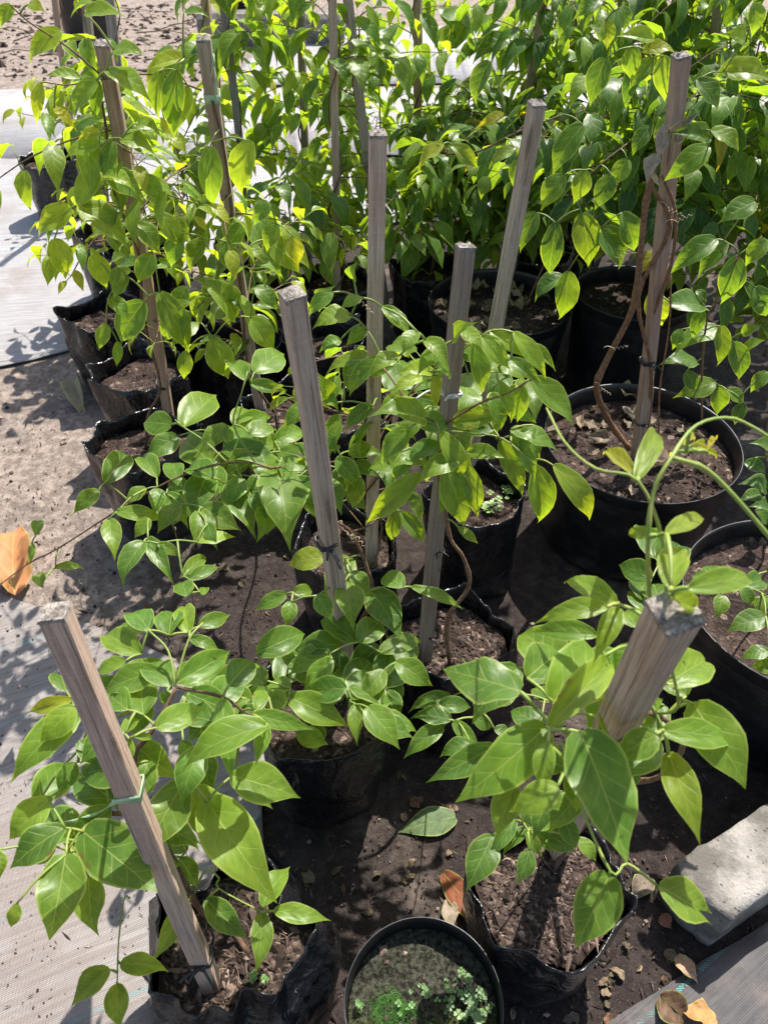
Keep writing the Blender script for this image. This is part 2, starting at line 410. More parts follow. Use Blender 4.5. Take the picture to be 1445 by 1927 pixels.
HI = []; LO = []
for i in range(22):
    r = random.Random(100 + i)
    HI.append(leaf_mesh('leaf', 200 + i, True, r.uniform(.14, .62), r.uniform(.06, .20), r.uniform(.0, 1.0), r.uniform(.015, .055), M['leaf'], shape=r.uniform(.8, 1.1)))
for i in range(22):
    r = random.Random(300 + i)
    LO.append(leaf_mesh('leaf', 400 + i, False, r.uniform(.15, .75), r.uniform(.08, .26), r.uniform(.0, 1.2), r.uniform(.01, .05), M['leaf'], shape=r.uniform(.8, 1.1)))
WAVY = [leaf_mesh('leaf', 520 + i, True, .10 + .08 * i, .06 + .03 * i, .3 * i, .075, M['leaf'], shape=.75) for i in range(4)]
NOTCH = leaf_mesh('leaf', 500, True, .5, .10, 0, .02, M['leaf'], notch=.42)
DRY = [leaf_mesh('dead_leaf', 600 + i, True, .25 + .45 * (i % 3), .12 * (i % 2) + .06, .9 * (i % 3), .11 + .05 * (i % 2), M['dead'], shape=.9) for i in range(6)]
FLAT = [leaf_mesh('flat_leaf', 650 + i, True, .12, .05, .15, .02, M['dead'], shape=.85) for i in range(2)]

def frame(base, tip, up, roll=0.):
    y = (tip - base); L = y.length; y = y.normalized()
    z = up - y * up.dot(y)
    z = z.normalized() if z.length > 1e-4 else y.orthogonal().normalized()
    z = Matrix.Rotation(roll, 3, y) @ z
    return y.cross(z), y, z, L
def put_leaf(me, base, tip, width, up, roll, parent, color, name='leaf'):
    x, y, z, L = frame(base, tip, up, roll)
    o = bpy.data.objects.new(name, me); COL.objects.link(o)
    off = base - (parent.location if parent else Vector())
    th = (width + L) * .5
    o.matrix_basis = Matrix(((x.x * width, y.x * L, z.x * th, off.x), (x.y * width, y.y * L, z.y * th, off.y), (x.z * width, y.z * L, z.z * th, off.z), (0, 0, 0, 1)))
    if parent: o.parent = parent
    o.color = color; return o
def hue(r, tone):
    """albedo of one leaf; tone 0 = dark blue-green, 1 = fresh green, 2 = young yellow-green, 3 = yellow"""
    C = [(.036, .098, .029), (.088, .180, .028), (.175, .268, .030), (.34, .27, .02)]
    tone = max(0, min(2.99, tone)); i = int(tone); f = tone - i
    k = r.uniform(.86, 1.16)
    return tuple((C[i][j] * (1 - f) + C[i + 1][j] * f) * k for j in range(3)) + (1,)

class Vine:
    """one plant: woody stems and green leaf stalks as two parts, every leaf a part of its own"""
    def __init__(s, label, root, seed, group='climbing vines in black grow bags'):
        s.root = empty('climbing_vine', root); s.r = random.Random(seed); s.n = 0
        tag(s.root, label, 'climbing plant', group)
        s.wood = Tubes(); s.green = Tubes(); s.nodes = []; s.todo = []; s.tint = 1.
    def stem(s, pts, r0=.004, r1=.0025, green=False, k=4):
        p = smooth_line(pts, k); (s.green if green else s.wood).add(p, r0, r1, 6); s.nodes += p
    def leaf(s, me, b, t, wd, up, roll, col): s.n += 1; return put_leaf(me, b, t, wd, up, roll, s.root, col)
    def hero(s, rows, y=None, z=None, tone=1.1, drop=.02, jit=.03, up_mix=.5, ext=1.):
        """rows: base pixel, tip pixel, visible width in pixels [, tone offset [, distance or height of its own]]"""
        for row in rows:
            bx, by, tx, ty, wp = row[:5]; dt = row[5] if len(row) > 5 else 0; own = row[6] if len(row) > 6 else None
            j = s.r.uniform(-jit, jit)
            if y is not None:
                yy = (own or y) + j; b = Y(bx, by, yy); t = Y(tx, ty, yy - drop)
            else:
                zz = (own or z) + j * .7; b = G(bx, by, zz); t = G(tx, ty, zz - drop)
            t = b + (t - b) * ext
            if b.z < .02 or t.z < .02: continue
            cam_d = (CAMV - b).normalized(); up = (cam_d * up_mix + Vector((0, 0, 1)) * (1 - up_mix)).normalized()
            roll = s.r.uniform(-.28, .28)
            x_, y_, n_, L = frame(b, t, up, roll)
            depth = (b - CAMV).dot(FW)
            wd = 1.0 * wp * depth / F / max(.6, abs(n_.dot(cam_d))); wd = min(wd, .58 * L + .002)
            me = row[7] if len(row) > 7 else s.r.choice(WAVY if wp > 84 else HI)
            s.leaf(me, b, t, wd, up, roll, hue(s.r, tone + dt + s.r.uniform(-.42, .42)))
            s.todo.append(b)
    def join(s, r=.0017):
        """leaf stalks: each leaf base joins the nearest stem or already joined stalk"""
        todo = list(s.todo); tree = list(s.nodes) or [s.root.location + Vector((0, 0, .3))]
        best = []
        for p in todo:
            d = [( (p - q).length, i) for i, q in enumerate(tree)]; best.append(min(d))
        left = set(range(len(todo)))
        while left:
            i = min(left, key=lambda k: best[k][0]); left.discard(i)
            a = tree[best[i][1]]; p = todo[i]; mid = (a + p) * .5 + Vector((0, 0, .10 * (p - a).length))
            seg = smooth_line([a, mid, p], 3); s.green.add(seg, r * 1.25, r * .9, 5)
            for q in seg[1:]:
                k = len(tree); tree.append(q)
                for m_ in left:
                    d = (todo[m_] - q).length
                    if d < best[m_][0]: best[m_] = (d, k)
        s.todo = []
    def shoots(s, axis, n, hmin, hmax, reach, size=.095, tone=1., az=None, droop=1., step=.07, mesh=None):
        """side shoots leaving the tied stem, arching out and down, with leaf pairs hanging from each joint"""
        r = s.r; (b, t) = axis
        for k in range(int(n * 1.02)):
            f = r.uniform(hmin, hmax); p = b.lerp(t, f)
            a = r.uniform(0, 2 * math.pi) if az is None else R(r.uniform(*az))
            d = Vector((math.cos(a), math.sin(a), r.uniform(.1, .9))).normalized()
            L = reach * r.uniform(.45, 1.15); ns = max(2, int(L / step)); pts = [p.copy()]
            for i in range(ns):
                d = (d + Vector((r.uniform(-.2, .2), r.uniform(-.2, .2), -.20 * droop + r.uniform(-.12, .12)))).normalized()
                q = pts[-1] + d * step
                if q.z < .12: break
                pts.append(q)
            if len(pts) < 2: continue
            s.wood.add(smooth_line(pts, 2), .0024, .0013, 4)
            for i in range(0 if r.random() < .5 else 1, len(pts)):
                q = pts[i]; tang = (pts[min(i + 1, len(pts) - 1)] - pts[max(i - 1, 0)]).normalized()
                side0 = tang.cross(Vector((0, 0, 1))); side0 = side0.normalized() if side0.length > .1 else Vector((1, 0, 0))
                rot = r.uniform(-.6, .6)
                last = i == len(pts) - 1
                for sg in ((-1, 1, 0) if last else (-1, 1)):
                    if r.random() < .10: continue
                    out = (side0 * sg + Vector((0, 0, r.uniform(-.2, .6)))) if sg else tang
                    out = (Matrix.Rotation(rot, 3, tang) @ out).normalized()
                    pl = r.uniform(.018, .042)
                    lb = q + (out + Vector((0, 0, .25))).normalized() * pl
                    Lf = size * r.uniform(.62, 1.22) * (.7 if last else 1)
                    ld = (Vector((out.x, out.y, 0)) * r.uniform(.5, 1.1) + tang * .35 + Vector((0, 0, -r.uniform(.25, 1.25)))).normalized()
                    lt = lb + ld * Lf
                    if lt.z < .05: continue
                    s.green.add([q, lb], .0011, .0008, 3)
                    up = Vector((out.x * .45 + r.uniform(-.35, .35), out.y * .45 + r.uniform(-.35, .35), 1)).normalized()
                    tn = tone + r.uniform(-.5, .5) + (.6 if last else 0)
                    if r.random() < .005: tn = 2.7
                    s.leaf(r.choice(mesh or LO), lb, lt, Lf * r.uniform(.38, .55), up, r.uniform(-.4, .4), hue(r, tn))
    def twine(s, axis, turns, rad=.021, r0=.0035, r1=.002, f0=.0, f1=1.):
        b, t = axis; pts = []; n = int(turns * 9) + 2; ph = s.r.uniform(0, 6)
        for i in range(n):
            u = i / (n - 1); a = ph + u * turns * 2 * math.pi
            rr = rad * (1 + .25 * math.sin(i * 1.7)) * (1 + 1.8 * max(0, .18 - u) / .18)
            pts.append(b.lerp(t, f0 + (f1 - f0) * u) + Vector((math.cos(a), math.sin(a), 0)) * rr)
        s.stem(pts, r0, r1, k=2)
    def tendril(s, p, d, size=.05, turns=4, mat=None):
        d = Vector(d).normalized(); o = d.orthogonal().normalized(); o2 = d.cross(o); pts = [Vector(p)]
        for i in range(1, 5): pts.append(Vector(p) + d * size * .35 * i / 4 + o * .003 * math.sin(i))
        c = pts[-1]
        for i in range(turns * 8):
            a = i / 8 * 2 * math.pi; rr = .0035 * (1 - .4 * i / (turns * 8))
            pts.append(c + d * (size * .65 * i / (turns * 8)) + (o * math.cos(a) + o2 * math.sin(a) - o) * rr)
        tb = Tubes(); tb.add(pts, .0007, .0005, 4); tb.build('tendril', mat or M['tendril'], s.root)
    def done(s, woodcol=(1, 1, 1, 1), greencol=(1, 1, 1, 1)):
        s.join(); s.wood.build('stem', M['stem'], s.root, woodcol); g_ = s.green.build('leaf_stalk', M['stalk'], s.root, greencol)
        if g_: g_['kind'] = 'stuff'
        return s

# ------------------------------------------------------------------ ground and mats
def relief(x, y):
    far = max(0, min(1, (y - 3.6) / .7)); k = 1 - far
    return k * (.010 * noise.noise(Vector((x * 1.7, y * 1.7, 3))) + .005 * noise.noise(Vector((x * 6, y * 6, 9)))) - .012
def axis_coords(lo, hi, fine_lo, fine_hi, st):
    c = [fine_lo + i * st for i in range(int((fine_hi - fine_lo) / st) + 1)]
    g = st; x = c[-1]
    while x < hi: g *= 1.5; x += g; c.append(min(x, hi))
    g = st; x = c[0]
    while x > lo: g *= 1.5; x -= g; c.insert(0, max(x, lo))
    return c
xs = axis_coords(-60, 60, -1.9, 2.2, .03); ys = axis_coords(-25, 90, -.3, 4.2, .03)
V = [(x, y, relief(x, y) + (.006 * noise.noise(Vector((x * 24, y * 24, 1))) if -1.5 < x < 1.5 and -.2 < y < 3 else 0)) for y in ys for x in xs]
nx = len(xs); FA = [(j * nx + i, j * nx + i + 1, (j + 1) * nx + i + 1, (j + 1) * nx + i) for j in range(len(ys) - 1) for i in range(nx - 1)]
tag(mesh_obj('ground', V, FA, M['ground']), 'dark dry nursery soil with sandy trodden edge', None, None, 'structure')

def weed_mat(outline, mat, label, lift, res=.035, ragged=.012, fold=None):
    """sheet draped over the soil, cut to an outline in metres; thin, with its edge turned to the ground"""
    poly = [Vector((p[0], p[1])) for p in outline]
    def inside(x, y):
        c = False; n = len(poly)
        for i in range(n):
            a, b = poly[i], poly[(i + 1) % n]
            if (a.y > y) != (b.y > y) and x < (b.x - a.x) * (y - a.y) / (b.y - a.y) + a.x: c = not c
        return c
    bm = bmesh.new(); pts = []
    n = len(poly)
    for i in range(n):                       # resample the edge, a little ragged
        a, b = poly[i], poly[(i + 1) % n]; k = max(1, min(200, int((b - a).length / (res * 2))))
        for j in range(k):
            p = a.lerp(b, j / k); o = ragged * noise.noise(Vector((p.x * 9, p.y * 9, 4)))
            pts.append(Vector((p.x + o, p.y + o, 0)))
    vs_ = [bm.verts.new(p) for p in pts]; f = bm.faces.new(vs_)
    bmesh.ops.triangulate(bm, faces=[f])
    x0, x1 = min(p.x for p in pts), max(p.x for p in pts); y0, y1 = min(p.y for p in pts), max(p.y for p in pts)
    def cuts(lo, hi, nlo, nhi):
        c = []; v = max(lo, nlo)
        while v < min(hi, nhi): c.append(v); v += res * 2
        return c
    for x in cuts(x0, x1, -2.2, 2.4):
        bmesh.ops.bisect_plane(bm, geom=bm.verts[:] + bm.edges[:] + bm.faces[:], plane_co=(x, 0, 0), plane_no=(1, 0, 0))
    for y in cuts(y0, y1, -.2, 4.4):
        bmesh.ops.bisect_plane(bm, geom=bm.verts[:] + bm.edges[:] + bm.faces[:], plane_co=(0, y, 0), plane_no=(0, 1, 0))
    for v in bm.verts:
        x, y = v.co.x, v.co.y
        wr = max(0, min(1, (4.3 - y) / .5)) * .007 * noise.noise(Vector((x * 5 + 7, y * 11, 2))) + .002 * noise.noise(Vector((x * 18, y * 25, 5)))
        v.co.z = relief(x, y) + lift + wr + .006
    r = bmesh.ops.extrude_face_region(bm, geom=bm.faces[:])
    for v in [g for g in r['geom'] if isinstance(g, bmesh.types.BMVert)]: v.co.z += .003
    bmesh.ops.recalc_face_normals(bm, faces=bm.faces[:])
    me = bpy.data.meshes.new('weed_mat'); bm.to_mesh(me); bm.free(); me.materials.append(mat)
    me.polygons.foreach_set('use_smooth', [True] * len(me.polygons))
    o = bpy.data.objects.new('weed_mat', me); COL.objects.link(o); tag(o, label, None, None, 'structure'); return o
def gp(*pts): return [(G(px, py).x, G(px, py).y) for px, py in pts]
weed_mat(gp((-420, 1085), (0, 1118), (110, 1150), (215, 1190), (330, 1240), (470, 1330), (500, 1440), (490, 1600), (330, 1720), (300, 1880), (330, 2050), (300, 2500), (-600, 2500), (-900, 1700)),
         M['mat_near'], 'pale woven ground mat at the lower left with teal marker threads', .004)
weed_mat(gp((1445 + 260, 1590), (1445, 1738), (1330, 1800), (1240, 1862), (1120, 1935), (1000, 2020), (900, 2300), (2200, 2300), (2300, 1650)),
         M['mat_dark'], 'grey woven ground mat at the lower right below the concrete block', .004)
ml = gp((-900, 255), (0, 262), (110, 275), (330, 300), (420, 420), (300, 560), (190, 640), (120, 662), (0, 690), (-500, 740), (-1400, 600))
weed_mat(ml, M['mat_far'], 'bright sunlit ground mat beside the row of bags on the left', .004)
mf = [(-9, 4.62), (-2.6, 4.86), (-1.6, 4.80), (0, 4.9), (2.2, 4.75), (7, 4.7), (9, 6.1), (0, 6.35), (-3, 6.3), (-9, 6.2)]
weed_mat(mf, M['mat_far'], 'bright sunlit ground mat crossing behind the potted vines', .006, .06, .02)
weed_mat([(-1.3, 3.9), (-1.25, 4.7), (0, 4.74), (2.2, 4.58), (6, 4.55), (6, 4.15), (2.4, 4.1), (.3, 4.0), (-.5, 3.6), (-1.1, 3.3)], M['mat_far'], 'bright ground mat under the back rows of potted vines', .004)
weed_mat([(-1.2, 6.42), (1, 6.5), (9, 6.3), (9, 9.2), (-1.0, 8.3)], M['mat_far'], 'bright ground mat at the back near the grey kerb', .006, .06, .02)

# ------------------------------------------------------------------ bags, pots, soil
def crumbs(n, rad_fn, z, seed, smin, smax, name, parent, mat):
    r = random.Random(seed); V = []; FA = []
    for _ in range(n):
        a = r.uniform(0, 2 * math.pi); d = math.sqrt(r.random()) * rad_fn(a) * .97
        c = Vector((math.cos(a) * d, math.sin(a) * d, z(math.cos(a) * d, math.sin(a) * d)))
        s = r.uniform(smin, smax) * (1 if r.random() < .9 else 1.8); e = Vector((r.uniform(.5, 1.4), r.uniform(.5, 1.4), r.uniform(.4, .9)))
        if r.random() < .35: e = Vector((r.uniform(1.4, 2.6), r.uniform(.3, .6), r.uniform(.2, .4)))
        q = Matrix.Rotation(r.uniform(0, 6.28), 3, 'Z') @ Matrix.Rotation(r.uniform(-.5, .5), 3, 'X')
        b = len(V)
        for p in ((1, 0, 0), (0, 1, 0), (-1, 0, 0), (0, -1, 0), (0, 0, 1), (0, 0, -1)):
            v = Vector(p) * r.uniform(.7, 1.2); V.append(c + q @ Vector((v.x * e.x, v.y * e.y, v.z * e.z)) * s)
        for f in ((0, 1, 4), (1, 2, 4), (2, 3, 4), (3, 0, 4), (1, 0, 5), (2, 1, 5), (3, 2, 5), (0, 3, 5)): FA.append(tuple(b + i for i in f))
    o = mesh_obj(name, V, FA, mat, parent, smooth=False); o['kind'] = 'stuff'; return o
def soil_disc(rad_fn, z0, seed, parent, mat, rings=9, seg=40, amp=.012):
    V = [Vector((0, 0, z0 + .01))]; FA = []
    def zz(x, y): return z0 + amp * (noise.noise(Vector((x * 14 + seed, y * 14, 1))) + .6 * noise.noise(Vector((x * 38, y * 38 + seed, 4))))
    for i in range(1, rings + 1):
        for k in range(seg):
            a = 2 * math.pi * k / seed_seg(seg); d = rad_fn(a) * i / rings
            x, y = math.cos(a) * d, math.sin(a) * d; V.append(Vector((x, y, zz(x, y))))
    for k in range(seg): FA.append((0, 1 + k, 1 + (k + 1) % seg))
    for i in range(rings - 1):
        for k in range(seg):
            a = 1 + i * seg; FA.append((a + k, a + seg + k, a + seg + (k + 1) % seg, a + (k + 1) % seg))
    return mesh_obj('soil', V, FA, mat, parent), zz
def seed_seg(s): return s
GB = 'black plastic grow bags'
def grow_bag(label, c, rad, h, seed, n=3.2, rot=0., soil=.06, crumple=1., ncrumb=260, wx=1.0, flare=1.0, shoulder=0.):
    """soft black bag: folded walls, uneven rim, inner wall down to the soil"""
    root = empty('grow_bag', (c[0], c[1], 0)); tag(root, label, 'grow bag', GB)
    r = random.Random(seed); seg = 72; so = r.uniform(0, 50)
    pleats = [(r.uniform(0, 6.28), r.uniform(.10, .24), r.uniform(-.05, .045)) for _ in range(7)]
    K = r.choice((5, 6, 6, 7)); ca_ = sorted((i + r.uniform(-.28, .28)) * 2 * math.pi / K for i in range(K)); cr_ = [r.uniform(.97, 1.12) for _ in range(K)]
    def chord(a):
        a = (a - rot) % (2 * math.pi)
        for i in range(K):
            a0, a1 = ca_[i], ca_[(i + 1) % K] + (2 * math.pi if i == K - 1 else 0); aa = a if a >= ca_[0] else a + 2 * math.pi
            if a0 <= aa <= a1 + 1e-9:
                p = Vector((math.cos(a0), math.sin(a0))) * cr_[i]; q_ = Vector((math.cos(a1), math.sin(a1))) * cr_[(i + 1) % K]; d = Vector((math.cos(aa), math.sin(aa))); e_ = q_ - p
                den = d.x * e_.y - d.y * e_.x; return (p.x * e_.y - p.y * e_.x) / den, min(aa - a0, a1 - aa) / (a1 - a0)
        return 1, .5
    def rad_a(a, t):
        b = a - rot; sq = (abs(math.cos(b)) ** n + abs(math.sin(b)) ** n) ** (-1 / n)
        m = 1.0 + (n - 2) * 0
        k_ = max(0., min(1., t)) ** .8; q = rad * ((1 - k_) * sq / 1.06 + k_ * chord(a)[0])
        for p, wd, am in pleats:
            d = math.atan2(math.sin(a - p), math.cos(a - p)); q *= 1 + am * crumple * math.exp(-(d / wd) ** 2) * (.25 + .75 * t)
        return q * (.93 + .09 * math.sin(min(1, t * 1.25) * math.pi * .5) * flare) * (1 - shoulder * max(0, (t - .72) / .28) ** .8)
    V = []; FA = []
    levels = [(0, 0)] + [(i / 15, 1) for i in range(1, 16)]
    rows = []
    def ring(t, z, inset, dz=True):
        row = []
        for k in range(seg):
            a = 2 * math.pi * k / seg
            q = rad_a(a, t) - inset
            p = Vector((math.cos(a) * 2.2, math.sin(a) * 2.2, z * 7 + so))
            cr = (1 - abs(noise.noise(p * .8)) * 2.4) * .010 + (1 - abs(noise.noise(p * 1.9 + Vector((0, 0, 5)))) * 2) * .0045
            q += cr * crumple * (.5 + .9 * t) * (1 if inset < .02 else .6)
            zz = z + (.022 * noise.noise(Vector((math.cos(a) * 1.1, math.sin(a) * 1.1, so))) + .014 * math.exp(-(chord(a)[1] / .10) ** 2)) * crumple * (t ** 3)
            row.append(len(V)); V.append(Vector((math.cos(a) * q * wx, math.sin(a) * q / wx, zz)))
        rows.append(row)
    ring(0, .004, .012)
    for i in range(0, 16): ring(i / 15, .008 + (h - .008) * i / 15, 0)
    ring(1, h + .002, .002); ring(1, h - .004, .0045)
    for i in range(1, 6): ring(1 - i * .07, h - (soil + .03) * i / 5, .005 + .004 * i / 5)
    for a, b in zip(rows, rows[1:]):
        for k in range(seg): k2 = (k + 1) % seg; FA.append((a[k], a[k2], b[k2], b[k]))
    FA.append(tuple(reversed(rows[0])))
    mesh_obj('bag_wall', V, FA, M['poly'], root)
    rf = lambda a: (rad_a(a, .82) - .004) / 1.0
    rf2 = lambda a: rf(a)
    d, zz = soil_disc(rf2, h - soil, seed, root, M['soil']); d.scale = (wx, 1 / wx, 1)
    if ncrumb:
        o = crumbs(ncrumb, rf, zz, seed + 1, .0028, .0075, 'soil_crumbs', root, M['crumb']); o.scale = (wx, 1 / wx, 1)
    return root
NP = 'round black nursery pots'
def nursery_pot(label, c, rad, h, seed, soil=.05, soilmat=None, ncrumb=360, taper=.86):
    root = empty('nursery_pot', (c[0], c[1], 0)); tag(root, label, 'plant pot', NP)
    seg = 72
    def lathe(prof, name, mat, wob=.004):
        V = []; FA = []
        for q, z in prof:
            for k in range(seg):
                a = 2 * math.pi * k / seg; s = 1 + wob * math.sin(2 * a + seed) + wob * .5 * math.sin(3 * a + seed * 2)
                V.append(Vector((math.cos(a) * q * s, math.sin(a) * q * s, z)))
        for i in range(len(prof) - 1):
            for k in range(seg): k2 = (k + 1) % seg; FA.append((i * seg + k, i * seg + k2, (i + 1) * seg + k2, (i + 1) * seg + k))
        return mesh_obj(name, V, FA, mat, root)
    r0 = rad * taper; body = [(.001, .006), (r0 * .9, .004), (r0 * .975, .004), (r0, .016)]
    for i in range(1, 13):
        t = i / 13; q = r0 + (rad * .965 - r0) * t
        body.append((q + (.0015 if i % 3 == 0 else 0), .016 + (h - .05) * t))
    body.append((rad * .967, h - .034))
    lathe(body, 'pot_wall', M['pot'], .008)
    rm = [(rad * .967, h - .036), (rad * .985, h - .033), (rad * .99, h - .006), (rad * 1.0, h), (rad * .994, h + .003), (rad * .982, h + .001), (rad * .972, h - .01)]
    n = 7
    for i in range(1, n): rm.append((rad * (.968 - .012 * i / n) + (.0012 if i % 2 else 0), h - .01 - (soil + .02) * i / n))
    lathe(rm, 'rim', M['pot'], .008)
    rf = lambda a: rad * .962
    d, zz = soil_disc(rf, h - soil, seed, root, soilmat or M['soil'])
    if ncrumb: crumbs(ncrumb, rf, zz, seed + 3, .003, .008, 'soil_crumbs', root, M['crumb'])
    return root, zz

def gz(px, py, z=.28): p = G(px, py, z); return (p.x, p.y)
c1, c3, c4, c5, c6 = gz(435, 1765), gz(1030, 1662, .26), gz(600, 1318, .3), gz(850, 1195, .28), gz(897, 925, .3)
c2 = gz(797, 1884, .24); c7 = gz(1207, 826, .33); c8 = gz(1510, 1130, .34); c16 = gz(940, 566, .33); c17 = gz(1190, 560, .34)
c9, c10, c11, c12, c13, c14 = gz(655, 1020, .28), gz(268, 826, .29), gz(262, 690, .30), gz(190, 582, .28), gz(92, 300, .27), gz(530, 768, .3)
grow_bag('crumpled black grow bag at the bottom left holding the leaning stake', c1, .148, .28, 11, 2.9, .35, .04, 1.5, 900, shoulder=.27)
grow_bag('low round black grow bag in front of the concrete block', c3, .128, .26, 12, 2.3, .2, .03, .8, 1300)
grow_bag('black grow bag in the centre with glossy creased side, nearest of the middle bags', c4, .128, .30, 13, 2.6, .3, .05, .9, 300)
grow_bag('black grow bag with reddish crumbly soil around the darkest leaning stake', c5, .122, .28, 14, 3.6, .5, .045, .8, 900)
grow_bag('square black grow bag with small pale clover beside the large pot', c6, .118, .30, 15, 4.0, .1, .05, .8, 260)
grow_bag('black grow bag behind the centre one around the tall upright stake', c9, .122, .28, 16, 3.2, .4, .05, 1., 260)
grow_bag('angular black grow bag in the left row nearest to the sandy soil', c10, .137, .29, 17, 3.4, .45, .05, 1.1, 300)
grow_bag('tall creased black grow bag in the left row beside a crumpled pale leaf', c11, .135, .30, 18, 3.6, .3, .06, 1.2, 160)
grow_bag('black grow bag whose pointed rim reaches out over the bright mat', c12, .13, .28, 19, 4.2, .6, .055, 1.1, 160)
grow_bag('black grow bag standing alone on the bright mat at the far left', c13, .128, .27, 20, 3.4, .5, .04, 1., 160)
grow_bag('black grow bag around the foot of the stake with the green tape', c14, .125, .30, 21, 3.4, .2, .05, 1., 160)
grow_bag('black grow bag in the dark gap behind the taped grey stake', gz(452, 640, .3), .13, .30, 51, 3.4, .3, .07, 1.1, 60)
grow_bag('black grow bag in the dark gap left of the tall straight stake', gz(612, 632, .3), .13, .30, 52, 3.2, .5, .07, 1.1, 60)
grow_bag('black grow bag half hidden behind the bare centre stake', gz(645, 775, .3), .125, .30, 53, 3.6, .2, .06, 1.1, 120)
grow_bag('black grow bag hidden in foliage behind the pointed rim bag', gz(330, 590, .3), .13, .30, 54, 3.4, .4, .07, 1.1, 60)
nursery_pot('small round pot of moss and clover at the bottom edge', c2, .122, .24, 2, .045, M['moss'], 60)
nursery_pot('large round black pot with a thick bent vine at the right', c7, .262, .33, 5, .055, None, 900)
nursery_pot('large round black pot cut by the right edge of the photo', c8, .25, .34, 6, .05, None, 300)
nursery_pot('large round black pot in shade filled with dry leaves', c16, .243, .33, 8, .06, None, 260)
nursery_pot('tall dark pot in deep shade behind the thick bent vine', c17, .20, .36, 9, .05, None, 60)

def roots(parent, n, spread, z, seed):
    r = random.Random(seed); tb = Tubes(); o = parent.location
    for _ in range(n):
        a = r.uniform(0, 6.28); d = spread * math.sqrt(r.random()); p = Vector((o.x + math.cos(a) * d, o.y + math.sin(a) * d, z + r.uniform(.004, .010))); h = r.uniform(0, 6.28); pts = [p]
        for k in range(r.randrange(4, 9)):
            h += r.uniform(-.8, .8); p = p + Vector((math.cos(h) * .006, math.sin(h) * .006, r.uniform(-.002, .003)))
            if (p - Vector((o.x, o.y, p.z))).length < spread * 1.1: pts.append(p)
        tb.add(pts, r.uniform(.0004, .0011), .0003, 4)
    t_ = tb.build('root_fibres', M['twig'], parent); t_['kind'] = 'stuff'
near_ = {o.name: o for o in bpy.data.objects if o.name.startswith('grow_bag')}
names_ = sorted(near_)
roots(near_['grow_bag'], 36, .09, .24, 1); roots(near_['grow_bag.001'], 26, .105, .23, 2); roots(near_['grow_bag.003'], 22, .09, .235, 3)

